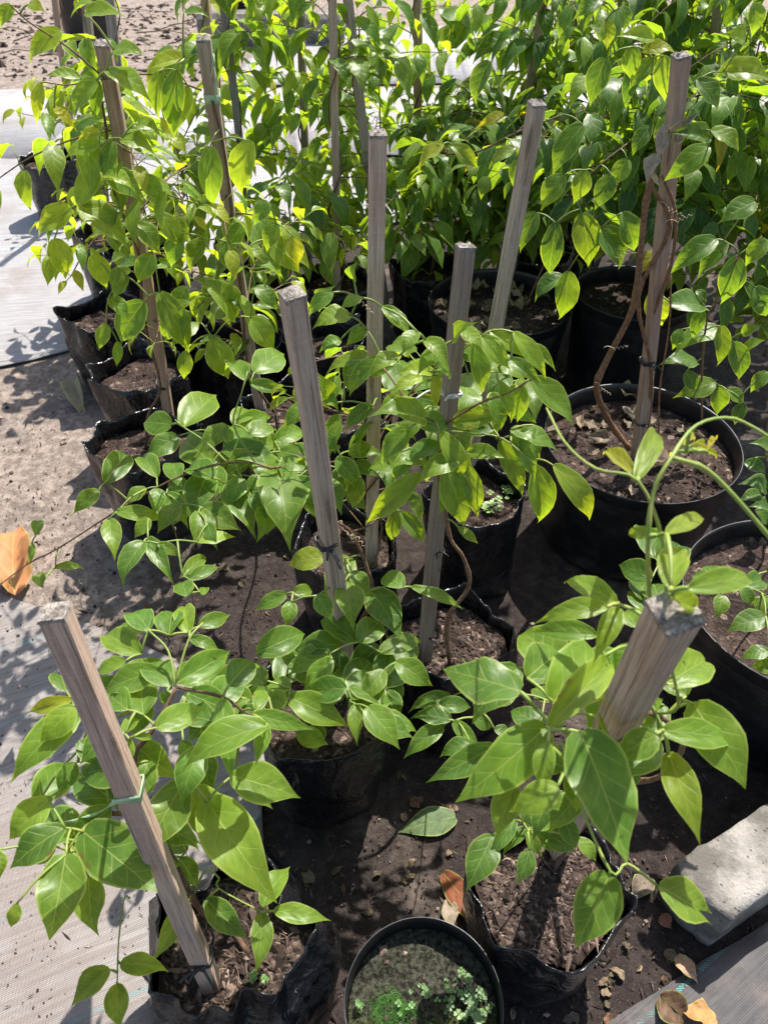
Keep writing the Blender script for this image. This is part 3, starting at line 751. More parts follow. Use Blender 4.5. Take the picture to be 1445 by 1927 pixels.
# ------------------------------------------------------------------ stakes and ties
STK = {}
def stake(key, label, top, base, wd=.030, tone=(1, 1, 1), rot=None, bend=.004):
    wd *= .88; r = random.Random(hash_key(key)); top = Vector(top); base = Vector(base); ax = (top - base)
    L = ax.length; d = ax.normalized(); base2 = base - d * .22; L2 = (top - base2).length
    x = Vector((1, 0, 0)); a = r.uniform(-.35, .35) if rot is None else rot
    x = (x - d * x.dot(d)).normalized(); x = Matrix.Rotation(a, 3, d) @ x; y = d.cross(x)
    V = []; FA = []; fm = []; n = 22; sec = []
    e = wd * .5; b = wd * .07
    for sx, sy in ((-1, -1), (1, -1), (1, 1), (-1, 1)):
        cs = ((sx * e, sy * (e - b)), (sx * (e - b), sy * e))
        sec += cs if sx * sy > 0 else cs[::-1]
    kx, ky = r.uniform(-bend, bend) * 1.5, r.uniform(-bend, bend) * 1.5; chip = [(r.randrange(4), r.uniform(.35, 1), r.uniform(.03, .12), r.uniform(.015, .06)) for _ in range(7)]
    for i in range(n + 1):
        t = i / n; z = L2 * t; s = 1 + .05 * noise.noise(Vector((t * 5, r.random() * .2, hash_key(key) % 50)))
        ox = kx * math.sin(t * math.pi) + .0012 * noise.noise(Vector((t * 9, 0, hash_key(key) % 40))); oy = ky * math.sin(t * math.pi)
        for k, (px, py) in enumerate(sec):
            nz = 0; ch = 1
            for ci, ct, cw, cd_ in chip:
                if k // 2 == ci: ch -= cd_ * math.exp(-((t - ct) / cw) ** 2)
            px *= ch; py *= ch
            if i == n: nz = .004 * noise.noise(Vector((px * 90, py * 90, hash_key(key) % 30)))
            V.append(Vector((px * s + ox, py * s + oy, z + nz)))
    for i in range(n):
        for k in range(8): FA.append((i * 8 + k, i * 8 + (k + 1) % 8, (i + 1) * 8 + (k + 1) % 8, (i + 1) * 8 + k)); fm.append(0)
    o = mesh_obj('wooden_stake', V, FA, [M['wood']], None, smooth=False)
    Rm = Matrix(((x.x, y.x, d.x, base2.x), (x.y, y.y, d.y, base2.y), (x.z, y.z, d.z, base2.z), (0, 0, 0, 1)))
    o.matrix_basis = Rm; o.color = (*tone, 1); tag(o, label, 'stake', 'wooden stakes holding up the vines')
    # rough sawn end: a ragged cap with short torn fibres
    bm = bmesh.new(); g = 7; vs_ = {}
    for i in range(g):
        for j in range(g):
            u, v = -1 + 2 * i / (g - 1), -1 + 2 * j / (g - 1); edge = max(abs(u), abs(v)) > .99
            vs_[i, j] = bm.verts.new((u * e * .985, v * e * .985, L2 + (.0 if edge else .002 + .0028 * r.uniform(-1, 1)) + .0015))
    lowr = {}
    for i in range(g):
        for j in range(g):
            if i in (0, g - 1) or j in (0, g - 1):
                c = vs_[i, j].co; lowr[i, j] = bm.verts.new((c.x * 1.035, c.y * 1.035, L2 - r.uniform(.001, .004)))
    for i in range(g - 1):
        for j in range(g - 1): bm.faces.new((vs_[i, j], vs_[i + 1, j], vs_[i + 1, j + 1], vs_[i, j + 1]))
    bd = [(i, 0) for i in range(g)] + [(g - 1, j) for j in range(1, g)] + [(i, g - 1) for i in range(g - 2, -1, -1)] + [(0, j) for j in range(g - 2, 0, -1)]
    for p, q in zip(bd, bd[1:] + bd[:1]): bm.faces.new((vs_[q], vs_[p], lowr[p], lowr[q]))
    for _ in range(26):
        a_, b_ = r.uniform(-1, 1), r.choice((-1, 1))
        p = Vector((a_ * e, b_ * e, 0)) if r.random() < .5 else Vector((b_ * e, a_ * e, 0))
        q = p * r.uniform(1.02, 1.16) + Vector((0, 0, r.uniform(-.010, .006))); p = p * .96 + Vector((0, 0, r.uniform(-.008, .002)))
        sd_ = Vector((-p.y, p.x, 0)).normalized() * .0006
        bm.faces.new([bm.verts.new(Vector((0, 0, L2)) + k) for k in (p - sd_, p + sd_, q)])
    me = bpy.data.meshes.new('sawn_end'); bm.normal_update(); bm.to_mesh(me); bm.free(); me.materials.append(M['end'])
    c = bpy.data.objects.new('sawn_end', me); COL.objects.link(c); c.parent = o; 
    # splinters along the edges
    sp = []; sf = []
    for _ in range(22):
        z = r.uniform(.3, L2); cx, cy = r.choice(((-1, -1), (1, -1), (1, 1), (-1, 1))); p = Vector((cx * e * .97, cy * e * .97, z))
        q = p + Vector((cx * r.uniform(.001, .004), cy * r.uniform(.001, .004), r.choice((-1, 1)) * r.uniform(.004, .018))); k = len(sp)
        sp += [p + Vector((0, 0, -.0015)), p + Vector((0, 0, .0015)), q]; sf.append((k, k + 1, k + 2))
    s_ = mesh_obj('splinters', sp, sf, M['end'], o); s_['kind'] = 'stuff'
    STK[key] = (base, top, x, y, d, wd); return (base, top)
def hash_key(k): return sum((i + 3) * ord(ch) for i, ch in enumerate(k)) % 1009
def up_axis(bx, by, px0, z=1.25, lean=0., zb=.28):
    b = G(bx, by, zb); q = Y(px0, 0, b.y + lean); d = q - b; return (b + d * ((z - zb) / d.z), b)
WARM = (1.14, .97, .86); GREY = (1.02, .93, .86); BROWN = (1.0, .83, .70); DARK = (.66, .61, .57); PALE = (1.2, 1.08, .96)
A = {}
A['s1'] = stake('s1', 'thick wooden stake leaning over the pale mat at the lower left', G(103, 1152, 1.0), G(396, 1842, .25), .031, WARM, .1)
A['s2'] = stake('s2', 'wooden stake pointing at the camera at the lower right, blunt mossy top', G(1270, 1150, 1.16), G(1052, 1600, .24), .0365, (1.06, .94, .80), .35)
A['s3'] = stake('s3', 'grey upright stake in the centre, bare and tied with black wire low down', Y(550, 553, .835), G(652, 1285, .28), .031, GREY, .5)
A['s4'] = stake('s4', 'tall straight pale grey stake rising from the middle bag', Y(711, 252, 1.284), G(699, 1050, .25), .031, PALE, .12)
A['s5'] = stake('s5', 'darkest wooden stake with speckled top among drooping bright leaves', Y(876, 464, 1.16), G(802, 1225, .25), .030, DARK, .25)
A['s6'] = stake('s6', 'pale stake leaning to the right above the drooping bright leaves', Y(1010, 195, 1.49), G(880, 880, .27), .030, (1.12, 1.06, .94), .3)
A['s7'] = stake('s7', 'brown stake in the large right pot wrapped by a withered vine', Y(1281, 105, 1.545), G(1198, 855, .29), .031, BROWN, .2)
A['l1'] = stake('l1', 'brown stake in the left row tied with black wire near its bag', Y(194, 82, 1.667), G(318, 790, .25), .032, BROWN, .1)
A['l2'] = stake('l2', 'grey stake with green tape around it near the top', Y(383, 72, 1.70), G(492, 775, .26), .031, GREY, .1)
for key, lab, args, wd, tone in (
    ('a', 'dark grey stake right of the stake with the green tape', (472, 457, 419, 1.25), .031, (.72, .78, .84)),
    ('b', 'thin dark stake left of the pale square stake at the back', (580, 440, 565, 1.25), .028, (.66, .66, .66)),
    ('c', 'pale square stake with a browning leaf in front of it', (634, 532, 625, 1.25), .028, (1.18, 1.04, .86)),
    ('d', 'rough grey stake leaning left behind the tall straight one', (716, 500, 655, 1.24), .036, (.95, .93, .90)),
    ('e', 'brown back stake tied with dark twine over the bright mat', (783, 432, 785, 1.25), .031, BROWN),
    ('f', 'brown back stake leaning right over the shaded pot of dry leaves', (950, 440, 1022, 1.28), .033, (1.0, .86, .78)),
    ('g', 'broad stake leaning right at the top right of the thicket', (1306, 420, 1352, 1.22), .038, (1.02, .92, .84)),
    ('h', 'brown stake in the lone bag on the bright mat', (140, 285, 104, 1.2), .031, BROWN),
    ('i', 'grey stake at the back left, second from the lone bag', (205, 440, 163, 1.25), .031, (.85, .84, .86)),
    ('j', 'broad grey stake just behind the top of the left row stake', (268, 470, 207, 1.25), .037, (.90, .90, .92)),
    ('k', 'pinkish brown stake directly behind the stake with green tape', (432, 360, 388, 1.25), .036, (1.08, .94, .84)),
    ('l', 'dark far stake above the middle of the thicket', (1070, 340, 1087, 1.22), .034, (.70, .60, .52))):
    t_, b_ = up_axis(*args); A[key] = stake(key, lab, t_, b_, wd, tone)

def tie(key, f, label, mat, width=.0022, turns=2, tail=None, tails=2, cat='plant tie', flat=None, seed=1):
    b, t, x, y, d, wd = STK[key]; p = b.lerp(t, f); r = random.Random(seed + int(f * 1000)); e = wd * .5 + width * .8
    tb = Tubes(); name = 'plant_tie'
    if flat:                               # a strip of tape wrapped flat round the stake
        V = []; FA = []
        for lay in range(2):
            tilt = r.uniform(-.15, .15); hh = flat * (.5 if lay else .42); k0 = len(V); ee = wd * .5 + .0012 + .0008 * lay
            cs = ((-1, -1), (1, -1), (1, 1), (-1, 1))
            for cx, cy in cs:
                for s in (-1, 1): V.append(p + x * cx * ee + y * cy * ee + d * (s * hh + tilt * cx * .02 + lay * .004))
            for i in range(4): a, c = k0 + i * 2, k0 + ((i + 1) % 4) * 2; FA.append((a, c, c + 1, a + 1))
        if tail:
            pts = smooth_line(tail, 4); k0 = len(V)
            for i, q in enumerate(pts):
                s = d * flat * .45 if i < len(pts) - 2 else d * flat * .3; s = s + Vector((0, 0, .003 * math.sin(i))); V.append(q - s); V.append(q + s)
            for i in range(len(pts) - 1): FA.append((k0 + i * 2, k0 + i * 2 + 2, k0 + i * 2 + 3, k0 + i * 2 + 1))
        o = mesh_obj(name, V, FA, mat, None); md = o.modifiers.new('thick', 'SOLIDIFY'); md.thickness = .0006
        return tag(o, label, cat, 'ties round the stakes')
    for k in range(turns):
        off = d * (k - (turns - 1) / 2) * width * 2.0; tl = r.uniform(-.3, .3); pts = []
        for i in range(17):
            a = i / 16 * 2 * math.pi; ca, sa = math.cos(a), math.sin(a); q = (abs(ca) ** 7 + abs(sa) ** 7) ** (-1 / 7) * e
            pts.append(p + x * ca * q + y * sa * q + off + d * (tl * ca * e))
        tb.add(pts, width, width, 5)
    s0 = p - y * e + x * r.uniform(-.5, .5) * e
    for k in range(tails):
        v = Vector((r.uniform(-1, 1), -.6, r.uniform(-.9, .3))).normalized() * r.uniform(.02, .04)
        tb.add(smooth_line([s0, s0 + v * .5 + Vector((0, 0, .006)), s0 + v], 3), width * 1.1, width * .7, 5)
    tb.add([s0 - x * .004, s0 - y * .003, s0 + x * .004], width * 1.9, width * 1.9, 6)
    if tail: tb.add(smooth_line(tail, 4), width, width * .8, 5)
    o = tb.build(name, mat); return tag(o, label, cat, 'ties round the stakes')
def on(key, py):
    """how far up the stake a picture row crosses it"""
    b, t = STK[key][:2]; best = min(range(101), key=lambda i: abs(proj(b.lerp(t, i / 100))[1] - py)); return best / 100
def proj(p):
    q = p - CAMV; z = q.dot(FW); return (CX + q.x / z * F, CY - q.dot(UP) / z * F)
tie('s3', on('s3', 1018), 'black tie with hanging ends low on the bare centre stake', M['tie'], .0026, 2, None, 3)
tie('s5', on('s5', 1030), 'black tie midway down the darkest stake', M['tie'], .0016, 1)
tie('s5', on('s5', 742), 'pale string looped round the darkest stake among bright leaves', M['clear'], .0024, 2, [Y(840, 745, 1.10), Y(810, 735, 1.12), Y(780, 752, 1.10)], 1)
tie('s5', on('s5', 1190), 'black tie near the soil on the darkest stake', M['tie'], .0016, 1)
tie('s4', on('s4', 968), 'black tie low on the tall straight stake', M['tie'], .0016, 1)
tie('l1', on('l1', 722), 'black tie on the left row stake just above its bag', M['tie'], .0024, 2)
tie('l2', on('l2', 768), 'black tie at the foot of the taped grey stake', M['tie'], .0024, 2)
tie('s7', on('s7', 676), 'black tie with a long end on the vine wrapped brown stake', M['tie'], .0022, 2, None, 3)
tie('s7', on('s7', 795), 'black tie near the soil on the vine wrapped brown stake', M['tie'], .0018, 1, None, 3)
tie('s1', on('s1', 1800), 'black tie pulling the brown stem to the leaning stake', M['tie'], .0022, 2, [G(385, 1795, .30), G(402, 1770, .32), G(398, 1752, .34)], 3)
tie('h', .20, 'black tie low on the stake in the lone bag', M['tie'], .003, 2)
tie('e', .62, 'dark twine tied to the brown back stake over the bright mat', M['tie'], .003, 2)
tie('d', on('d', 238), 'clear tape round the rough grey leaning stake', M['clear'], .002, 1, None, 0, flat=.007)
tie('l2', on('l2', 188), 'pale green tape wrapped round the grey stake with a folded end sticking up', M['tape'], flat=.018, tail=[Y(404, 180, 1.68), Y(408, 150, 1.68), Y(403, 112, 1.67), Y(398, 145, 1.66)])
b_ = STK['s1']
pS1 = b_[0].lerp(b_[1], on('s1', 1492))
tie('s1', on('s1', 1492), 'pale green tape tied to the leaning stake with a long loose end', M['tape'], flat=.008, tail=[pS1 + Vector((-.012, -.01, 0)), G(205, 1518, .60), G(165, 1540, .585), G(105, 1548, .575)])
pS2 = STK['s2'][0].lerp(STK['s2'][1], on('s2', 1365))
tie('s2', on('s2', 1365), 'pale green tape knotted on the stake that points at the camera', M['tape'], flat=.007, tail=[pS2 + Vector((-.015, -.015, 0)), G(1118, 1372, .79), G(1115, 1392, .77)])

# ------------------------------------------------------------------ the vines one sees leaf by leaf
P1 = Vine('broad leaved vine over the pale mat on the leaning stake', (*c1, .2), 1)
P1.stem([G(468, 1795, .245), G(430, 1745, .27), G(385, 1722, .33), G(352, 1668, .42), G(318, 1600, .50), G(270, 1540, .56), G(205, 1530, .58)], .0052, .003)
P1.stem([G(318, 1600, .50), G(262, 1490, .60), G(255, 1420, .65), G(280, 1385, .68), G(305, 1345, .70), G(332, 1293, .72)], .0042, .0026)
P1.stem([G(332, 1293, .72), G(420, 1312, .69), G(470, 1345, .66), G(530, 1350, .63)], .0022, .0018)
P1.stem([G(330, 1292, .72), G(317, 1225, .74), G(282, 1188, .75)], .0018, .0014, True)
P1.stem([G(330, 1290, .72), G(355, 1205, .75), G(382, 1172, .75)], .0018, .0014, True)
P1.stem([G(205, 1530, .58), G(160, 1556, .58), G(128, 1600, .57)], .0018, .0014, True)
P1.stem([G(320, 1470, .62), G(352, 1470, .64), G(392, 1508, .62)], .0018, .0014, True)
P1.stem([G(358, 1706, .36), G(385, 1640, .44), G(412, 1652, .42), G(412, 1672, .41), G(492, 1716, .39)], .0016, .0012, True)
P1.stem([G(245, 1690, .46), G(234, 1692, .45), G(224, 1770, .42), G(221, 1850, .40)], .0014, .0010, True)
P1.hero([(158, 1565, 297, 1680, 95), (123, 1558, 18, 1636, 75), (125, 1608, 93, 1771, 90), (344, 1475, 268, 1608, 88), (391, 1510, 514, 1693, 92, .5), (437, 1460, 567, 1500, 75),
         (369, 1480, 419, 1608, 68, .3, .59), (168, 1651, 176, 1764, 78, .6, .54), (93, 1505, 12, 1585, 60), (256, 1402, 334, 1465, 62, .1), (350, 1470, 330, 1540, 40, -.2, .58), (133, 1596, 150, 1672, 40, .4, .55),
         (33, 1700, 20, 1748, 24, .4), (-8, 1600, 2, 1655, 40, .3), (140, 1435, 108, 1498, 50, -.2), (200, 1465, 163, 1425, 36, .1), (105, 1593, 58, 1626, 28, .3, .56), (215, 1470, 165, 1478, 40, -.2, .56)], z=.61)
P1.hero([(419, 1319, 436, 1478, 42, .1, .69), (502, 1367, 336, 1440, 62), (296, 1261, 183, 1304, 52, .1), (323, 1289, 268, 1244, 36), (266, 1231, 186, 1186, 40, .2), (236, 1244, 173, 1269, 25, .6), (281, 1186, 242, 1148, 32),
         (281, 1188, 215, 1175, 15, .6), (319, 1196, 330, 1143, 38), (355, 1191, 346, 1131, 26, .4), (374, 1179, 436, 1156, 27), (357, 1201, 417, 1227, 25, .2), (335, 1284, 444, 1221, 52), (271, 1346, 266, 1279, 52, -.1),
         (296, 1369, 391, 1329, 48), (315, 1300, 306, 1328, 36, -.2), (241, 1336, 198, 1306, 46, -.1), (138, 1316, 52, 1340, 26, .9), (140, 1330, 72, 1400, 55, .5), (236, 1382, 263, 1344, 18, .3), (251, 1387, 293, 1389, 13, .4),
         (245, 1392, 241, 1440, 20, .2), (482, 1338, 494, 1291, 18, .5), (431, 1289, 482, 1238, 45), (484, 1229, 582, 1188, 52), (477, 1345, 595, 1374, 36, .2), (502, 1362, 480, 1440, 30, .4), (150, 1395, 190, 1445, 40, -.3, .66),
         (125, 1300, 110, 1262, 36, -.2, .68), (500, 1290, 455, 1265, 30, .4, .66), (215, 1360, 150, 1440, 50, -.2, .68), (345, 1395, 360, 1445, 44, -.2, .63)], z=.71)
P1.hero([(150, 1339, 12, 1473, 62, 0)], z=.70, tone=1.2)
P1.hero([(324, 1560, 379, 1588, 26), (351, 1603, 307, 1576, 28), (339, 1616, 374, 1673, 38), (316, 1611, 364, 1693, 30, .1), (355, 1698, 288, 1814, 40), (389, 1693, 469, 1771, 48), (492, 1719, 484, 1834, 42), (517, 1714, 624, 1732, 36),
         (494, 1706, 547, 1630, 40)], z=.40, tone=1.2)
P1.hero([(207, 1824, 131, 1897, 44), (228, 1814, 321, 1821, 40), (221, 1852, 226, 1940, 62)], z=.40, tone=1.5)
def filler(v, n, xr, yr, zr, wr, tone):
    r = v.r
    for _ in range(n):
        x, y, a, wd = r.uniform(*xr), r.uniform(*yr), r.uniform(-1.2, 4.0), r.uniform(*wr); L = wd * r.uniform(1.5, 1.9)
        v.hero([(x, y, x + math.cos(a) * L, y + math.sin(a) * L, wd)], z=r.uniform(*zr), tone=tone)
filler(P1, 26, (150, 470), (1260, 1460), (.52, .66), (40, 62), .95)
filler(P1, 9, (40, 330), (1490, 1640), (.50, .57), (50, 70), .9)
P1.tendril(G(380, 1640, .42), (.3, .2, -.5), .04, 3)
P1.done((.62, .52, .5, 1), (1.05, 1, .9, 1))

P2 = Vine('large leaved vine with a bare curling shoot in front of the large pots', (*c3, .2), 2)
P2.stem([G(1040, 1640, .225), G(1085, 1570, .34), G(1170, 1482, .50), G(1240, 1462, .62), G(1285, 1400, .74), G(1235, 1345, .86), G(1170, 1350, .88)], .0045, .003)
P2.stem([G(1170, 1350, .88), G(1110, 1395, .90), G(1040, 1362, .94), G(980, 1303, .98)], .0024, .0018, True)
P2.stem([G(1235, 1345, .86), G(1275, 1330, .92), G(1262, 1250, 1.02), G(1254, 1160, 1.10), G(1246, 1020, 1.16), G(1200, 905, 1.2), G(1120, 882, 1.2), G(1062, 832, 1.19), G(1028, 768, 1.17)], .0017, .0010, True)
P2.stem([G(1200, 1240, 1.02), G(1222, 1170, 1.08), G(1218, 1040, 1.16), G(1228, 930, 1.2), G(1262, 862, 1.22), G(1310, 800, 1.22), G(1380, 788, 1.21), G(1460, 830, 1.2)], .0020, .0012, True)
P2.stem([G(1265, 862, 1.22), G(1330, 885, 1.21), G(1400, 955, 1.19), G(1470, 1040, 1.16)], .0022, .0016, True)
P2.stem([G(1080, 1490, .84), G(1148, 1640, .82), G(1180, 1625, .82), G(1240, 1670, .81)], .0016, .0013, True)
P2.hero([(978, 1301, 833, 1259, 88), (991, 1276, 1064, 1221, 65), (1040, 1322, 1140, 1215, 88), (1034, 1367, 1170, 1222, 50, .5), (1026, 1369, 856, 1510, 88), (1121, 1196, 993, 1186, 42, .2), (1149, 1284, 1234, 1309, 55, -.3),
         (1252, 1286, 1342, 1234, 50), (1200, 1180, 1165, 1145, 44, -.1, .93), (1031, 1400, 1021, 1493, 42), (1247, 1374, 1398, 1396, 48), (1305, 1326, 1408, 1482, 92), (1234, 1382, 1150, 1430, 66, -.1), (1300, 1322, 1330, 1400, 60, 0, .93),
         (1049, 1480, 956, 1530, 58, .1), (1074, 1450, 1086, 1533, 40, -.1), (968, 1475, 931, 1578, 54, 0, .80), (1257, 1418, 1320, 1592, 60, .4), (930, 1405, 800, 1472, 52, -.1, .72),
         (1160, 1440, 1210, 1475, 40, -.2, .82), (1190, 1215, 1150, 1265, 40, -.2, .92), (1290, 1310, 1240, 1260, 40, .0, .92)], z=.95, tone=1.3)
P2.hero([(1120, 1425, 1060, 1495, 56, -.1, .78), (1090, 1500, 1030, 1565, 52, -.1, .66), (1030, 1490, 1005, 1580, 46, 0, .62), (1060, 1540, 1085, 1600, 44, -.2, .56), (1130, 1330, 1175, 1400, 56, .1, .93), (1200, 1290, 1150, 1340, 48, -.2, .97)], z=.8, tone=1.2)
P2.hero([(1091, 1377, 1180, 1628, 116, .1)], z=.97, tone=1.3, drop=.04)
P2.hero([(1141, 1143, 1001, 1171, 40, .2), (1159, 1136, 1054, 1083, 38), (1162, 1146, 1116, 1246, 38)], z=1.06, tone=1.5)
P2.hero([(1262, 1106, 1274, 1013, 36), (1295, 1106, 1430, 1082, 34), (1259, 1121, 1320, 1151, 26), (1195, 905, 1240, 800, 26, .3), (1192, 897, 1128, 842, 19, .8), (1239, 1008, 1172, 1003, 20, .2), (1254, 1005, 1332, 970, 22, .4)], z=1.18, tone=1.6, jit=.01)
P2.hero([(1290, 850, 1330, 835, 10, .2), (1275, 850, 1262, 868, 9, .2), (1300, 845, 1342, 850, 9, .2), (1310, 850, 1355, 862, 8, .2), (1330, 850, 1348, 828, 7, .2), (1285, 838, 1310, 822, 8, .3)], z=1.2, tone=2.2, jit=.004)
P2.hero([(1146, 1646, 1082, 1783, 96), (1239, 1668, 1345, 1735, 80, .1, .80, NOTCH)], z=.80, tone=1.35, drop=.03)
P2.hero([(926, 1573, 876, 1678, 60), (968, 1543, 918, 1616, 30), (991, 1560, 943, 1608, 26), (996, 1558, 1049, 1538, 22), (1021, 1565, 1084, 1603, 56), (993, 1565, 1021, 1615, 24), (1000, 1562, 1051, 1603, 28), (996, 1600, 971, 1666, 36),
         (1084, 1578, 1124, 1623, 26), (1030, 1500, 1005, 1520, 20), (980, 1515, 1010, 1560, 40, -.2, .55)], z=.44, tone=1.1)
filler(P2, 14, (950, 1330), (1230, 1470), (.78, .90), (50, 76), 1.0)
P2.stem([G(1040, 1640, .225), G(1010, 1600, .32), G(993, 1562, .42)], .0018, .0013)
P2.stem([G(993, 1562, .42), G(960, 1500, .60), G(1000, 1440, .80), G(1060, 1400, .90)], .0016, .0013, True)
for px, py in ((1060, 1605), (945, 1620), (1050, 1450)): P2.tendril(G(px, py, .36), (.4, .1, -.1), .05, 4)
P2.done((.8, .7, .62, 1), (1.15, 1.12, .9, 1))

P3 = Vine('vine with yellow mottled leaves around the centre bag', (*c4, .2), 3)
P3.stem([G(640, 1300, .25), G(665, 1200, .42), G(700, 1125, .52), G(688, 1060, .58), G(662, 1005, .64), G(640, 985, .68)], .0045, .0028)
P3.stem([G(700, 1125, .52), G(735, 1235, .50), G(690, 1300, .50), G(620, 1310, .52)], .0020, .0015)
P3.stem([G(665, 1000, .62), G(700, 985, .62), G(740, 940, .64)], .0018, .0014)
P3.hero([(544, 1312, 657, 1366, 56), (670, 1326, 672, 1404, 28, .7), (692, 1331, 752, 1410, 55, .2), (602, 1362, 597, 1414, 62, .2, .44), (652, 1296, 572, 1296, 50, -.1), (625, 1241, 567, 1301, 40), (620, 1231, 539, 1271, 46), (617, 1221, 560, 1221, 30, -.2),
         (547, 1296, 499, 1286, 48, -.1), (454, 1276, 507, 1261, 40, .7), (722, 1262, 678, 1325, 66), (672, 1209, 597, 1156, 40, -.2), (675, 1208, 720, 1165, 42, -.1), (697, 1112, 758, 1205, 56, .1), (745, 1246, 815, 1291, 50), (715, 1228, 800, 1203, 34),
         (600, 1300, 570, 1350, 40, -.2, .46), (730, 1300, 745, 1370, 50, -.1, .45), (640, 1260, 640, 1310, 44, -.2, .47), (715, 1280, 650, 1270, 44, -.2, .46), (535, 1330, 500, 1300, 34, 0, .52), (560, 1380, 620, 1400, 44, .1, .42)], z=.53)
P3.hero([(610, 1050, 537, 1063, 48, .7), (657, 1050, 610, 1128, 62, .8), (648, 1096, 665, 1181, 54, .3), (662, 1076, 697, 1121, 36), (597, 1121, 627, 1171, 40, -.2), (539, 1118, 476, 1148, 30), (549, 1133, 539, 1181, 32, -.1), (552, 1115, 592, 1111, 22),
         (757, 1106, 718, 1078, 44), (775, 1105, 875, 1146, 22, .4)], z=.60)
filler(P3, 22, (520, 780), (1190, 1370), (.40, .52), (36, 56), .9)
for d_ in ((.3, -.2, -.3), (-.3, .1, .2), (.1, -.5, .1)): P3.tendril(G(655, 1000, .64), d_, .045, 3)
P3.tendril(G(745, 1310, .42), (.1, .1, -.6), .05, 5); P3.tendril(G(535, 1270, .5), (.0, -.3, -.3), .04, 3)
P3.done((.75, .66, .6, 1))

PA = Vine('vine arching low from the left row out over the sandy soil', (*c14, .2), 4)
PA.stem([G(520, 770, .27), G(548, 778, .37), G(536, 812, .44), G(562, 845, .52), G(520, 880, .60), G(470, 870, .62), G(400, 876, .60), G(320, 905, .56), G(220, 962, .48), G(110, 1032, .38), G(20, 1085, .31), (-1.02, .88, .28)], .0032, .0013)
PA.stem([G(480, 870, .62), G(440, 800, .70), G(455, 740, .76), G(466, 700, .79)], .0018, .0013, True)
PA.stem([G(430, 872, .61), G(385, 830, .64), G(346, 804, .66), G(330, 790, .67)], .0018, .0013, True)
PA.stem([G(320, 905, .56), G(310, 960, .50), G(330, 1000, .46), G(345, 1075, .38), G(360, 1118, .33), G(374, 1172, .30)], .0018, .0013)
PA.stem([G(560, 850, .60), G(590, 880, .58), G(640, 940, .55), G(690, 1000, .50)], .0018, .0013)
PA.hero([(186, 923, 140, 965, 32), (206, 978, 216, 1045, 30), (221, 963, 304, 975, 30), (276, 920, 236, 945, 24), (296, 920, 291, 965, 28), (271, 1020, 228, 1091, 38), (279, 1013, 321, 1086, 28), (299, 1023, 341, 1046, 22), (314, 930, 351, 985, 32, -.3),
         (346, 900, 319, 935, 30), (391, 895, 366, 973, 48), (381, 955, 449, 995, 48), (374, 963, 366, 1020, 30), (424, 910, 477, 1005, 40), (522, 888, 540, 1003, 73), (497, 920, 497, 982, 40, -.2), (371, 1020, 439, 1010, 24, .4), (391, 985, 406, 1029, 22),
         (344, 1086, 390, 1045, 20), (356, 1090, 411, 1066, 22), (352, 1122, 345, 1092, 24), (380, 1120, 390, 1105, 10), (198, 909, 241, 851, 32), (296, 899, 266, 859, 24), (334, 821, 275, 866, 42), (427, 801, 379, 851, 34), (432, 804, 472, 874, 42),
         (421, 846, 527, 881, 46), (527, 850, 622, 886, 45), (517, 830, 572, 808, 30), (482, 840, 530, 828, 26), (336, 905, 326, 870, 24), (400, 900, 350, 880, 32), (455, 900, 430, 950, 38), (470, 850, 430, 890, 40, -.1), (560, 900, 600, 950, 40), (590, 880, 560, 940, 36, -.2),
         (410, 880, 400, 940, 34), (340, 950, 300, 1000, 34, -.1), (560, 860, 540, 930, 44, -.1), (610, 900, 640, 960, 34), (620, 910, 600, 970, 30, -.2), (280, 975, 255, 1010, 28), (440, 935, 400, 985, 34, -.2)], z=.56, ext=1.1)
PA.hero([(324, 799, 265, 794, 34), (346, 804, 409, 740, 42), (464, 716, 424, 676, 26), (479, 701, 537, 663, 36), (472, 721, 542, 735, 26), (442, 799, 517, 780, 28), (472, 818, 524, 801, 28), (440, 800, 470, 770, 24)], z=.71)
filler(PA, 22, (330, 640), (830, 980), (.46, .55), (28, 44), 1.0)
PA.hero([(68, 1008, 76, 978, 14), (61, 1023, 57, 1063, 13), (105, 1068, 161, 1067, 16), (78, 1105, 78, 1078, 16)], z=.36)
for px, py, d_ in ((25, 1085, (.0, -.7, -.1)), (150, 1090, (.5, -.7, -.2)), (330, 1000, (-.1, .5, 0)), (5, 1095, (-.3, -.5, -.1))): PA.tendril(G(px, py, .34), d_, .05, 2, M['stalk'])
PA.done((.85, .75, .6, 1))

P4 = Vine('small leaved vine at the tall straight stake', (*c9, .2), 5)
P4.twine(A['s4'], 2.2, f1=.5)
P4.hero([(690, 666, 605, 701, 25, .5), (702, 764, 642, 811, 32, .2), (660, 595, 585, 615, 36, .5), (625, 550, 577, 593, 30), (615, 816, 632, 854, 34), (632, 864, 677, 921, 36), (645, 897, 640, 945, 24), (657, 849, 720, 851, 30), (667, 871, 712, 897, 28),
         (665, 525, 667, 495, 25), (717, 673, 650, 746, 32, .4), (720, 578, 768, 628, 22, .3), (620, 760, 600, 700, 24), (650, 700, 690, 690, 22), (600, 740, 640, 770, 26), (745, 940, 788, 935, 20), (755, 963, 803, 1023, 30), (745, 960, 733, 1023, 26),
         (640, 640, 600, 660, 24), (690, 620, 650, 650, 26), (615, 820, 585, 860, 30), (680, 900, 660, 960, 32), (600, 580, 620, 540, 26), (700, 700, 740, 690, 24), (680, 560, 640, 580, 24), (650, 930, 690, 960, 30)], y=1.22)
P4.shoots(A['s4'], 10, .12, .62, .24, .07, 1.2)
P4.tendril(Y(660, 560, 1.2), (.3, 0, -.3), .05, 4)
P4.done((.7, .6, .55, 1))

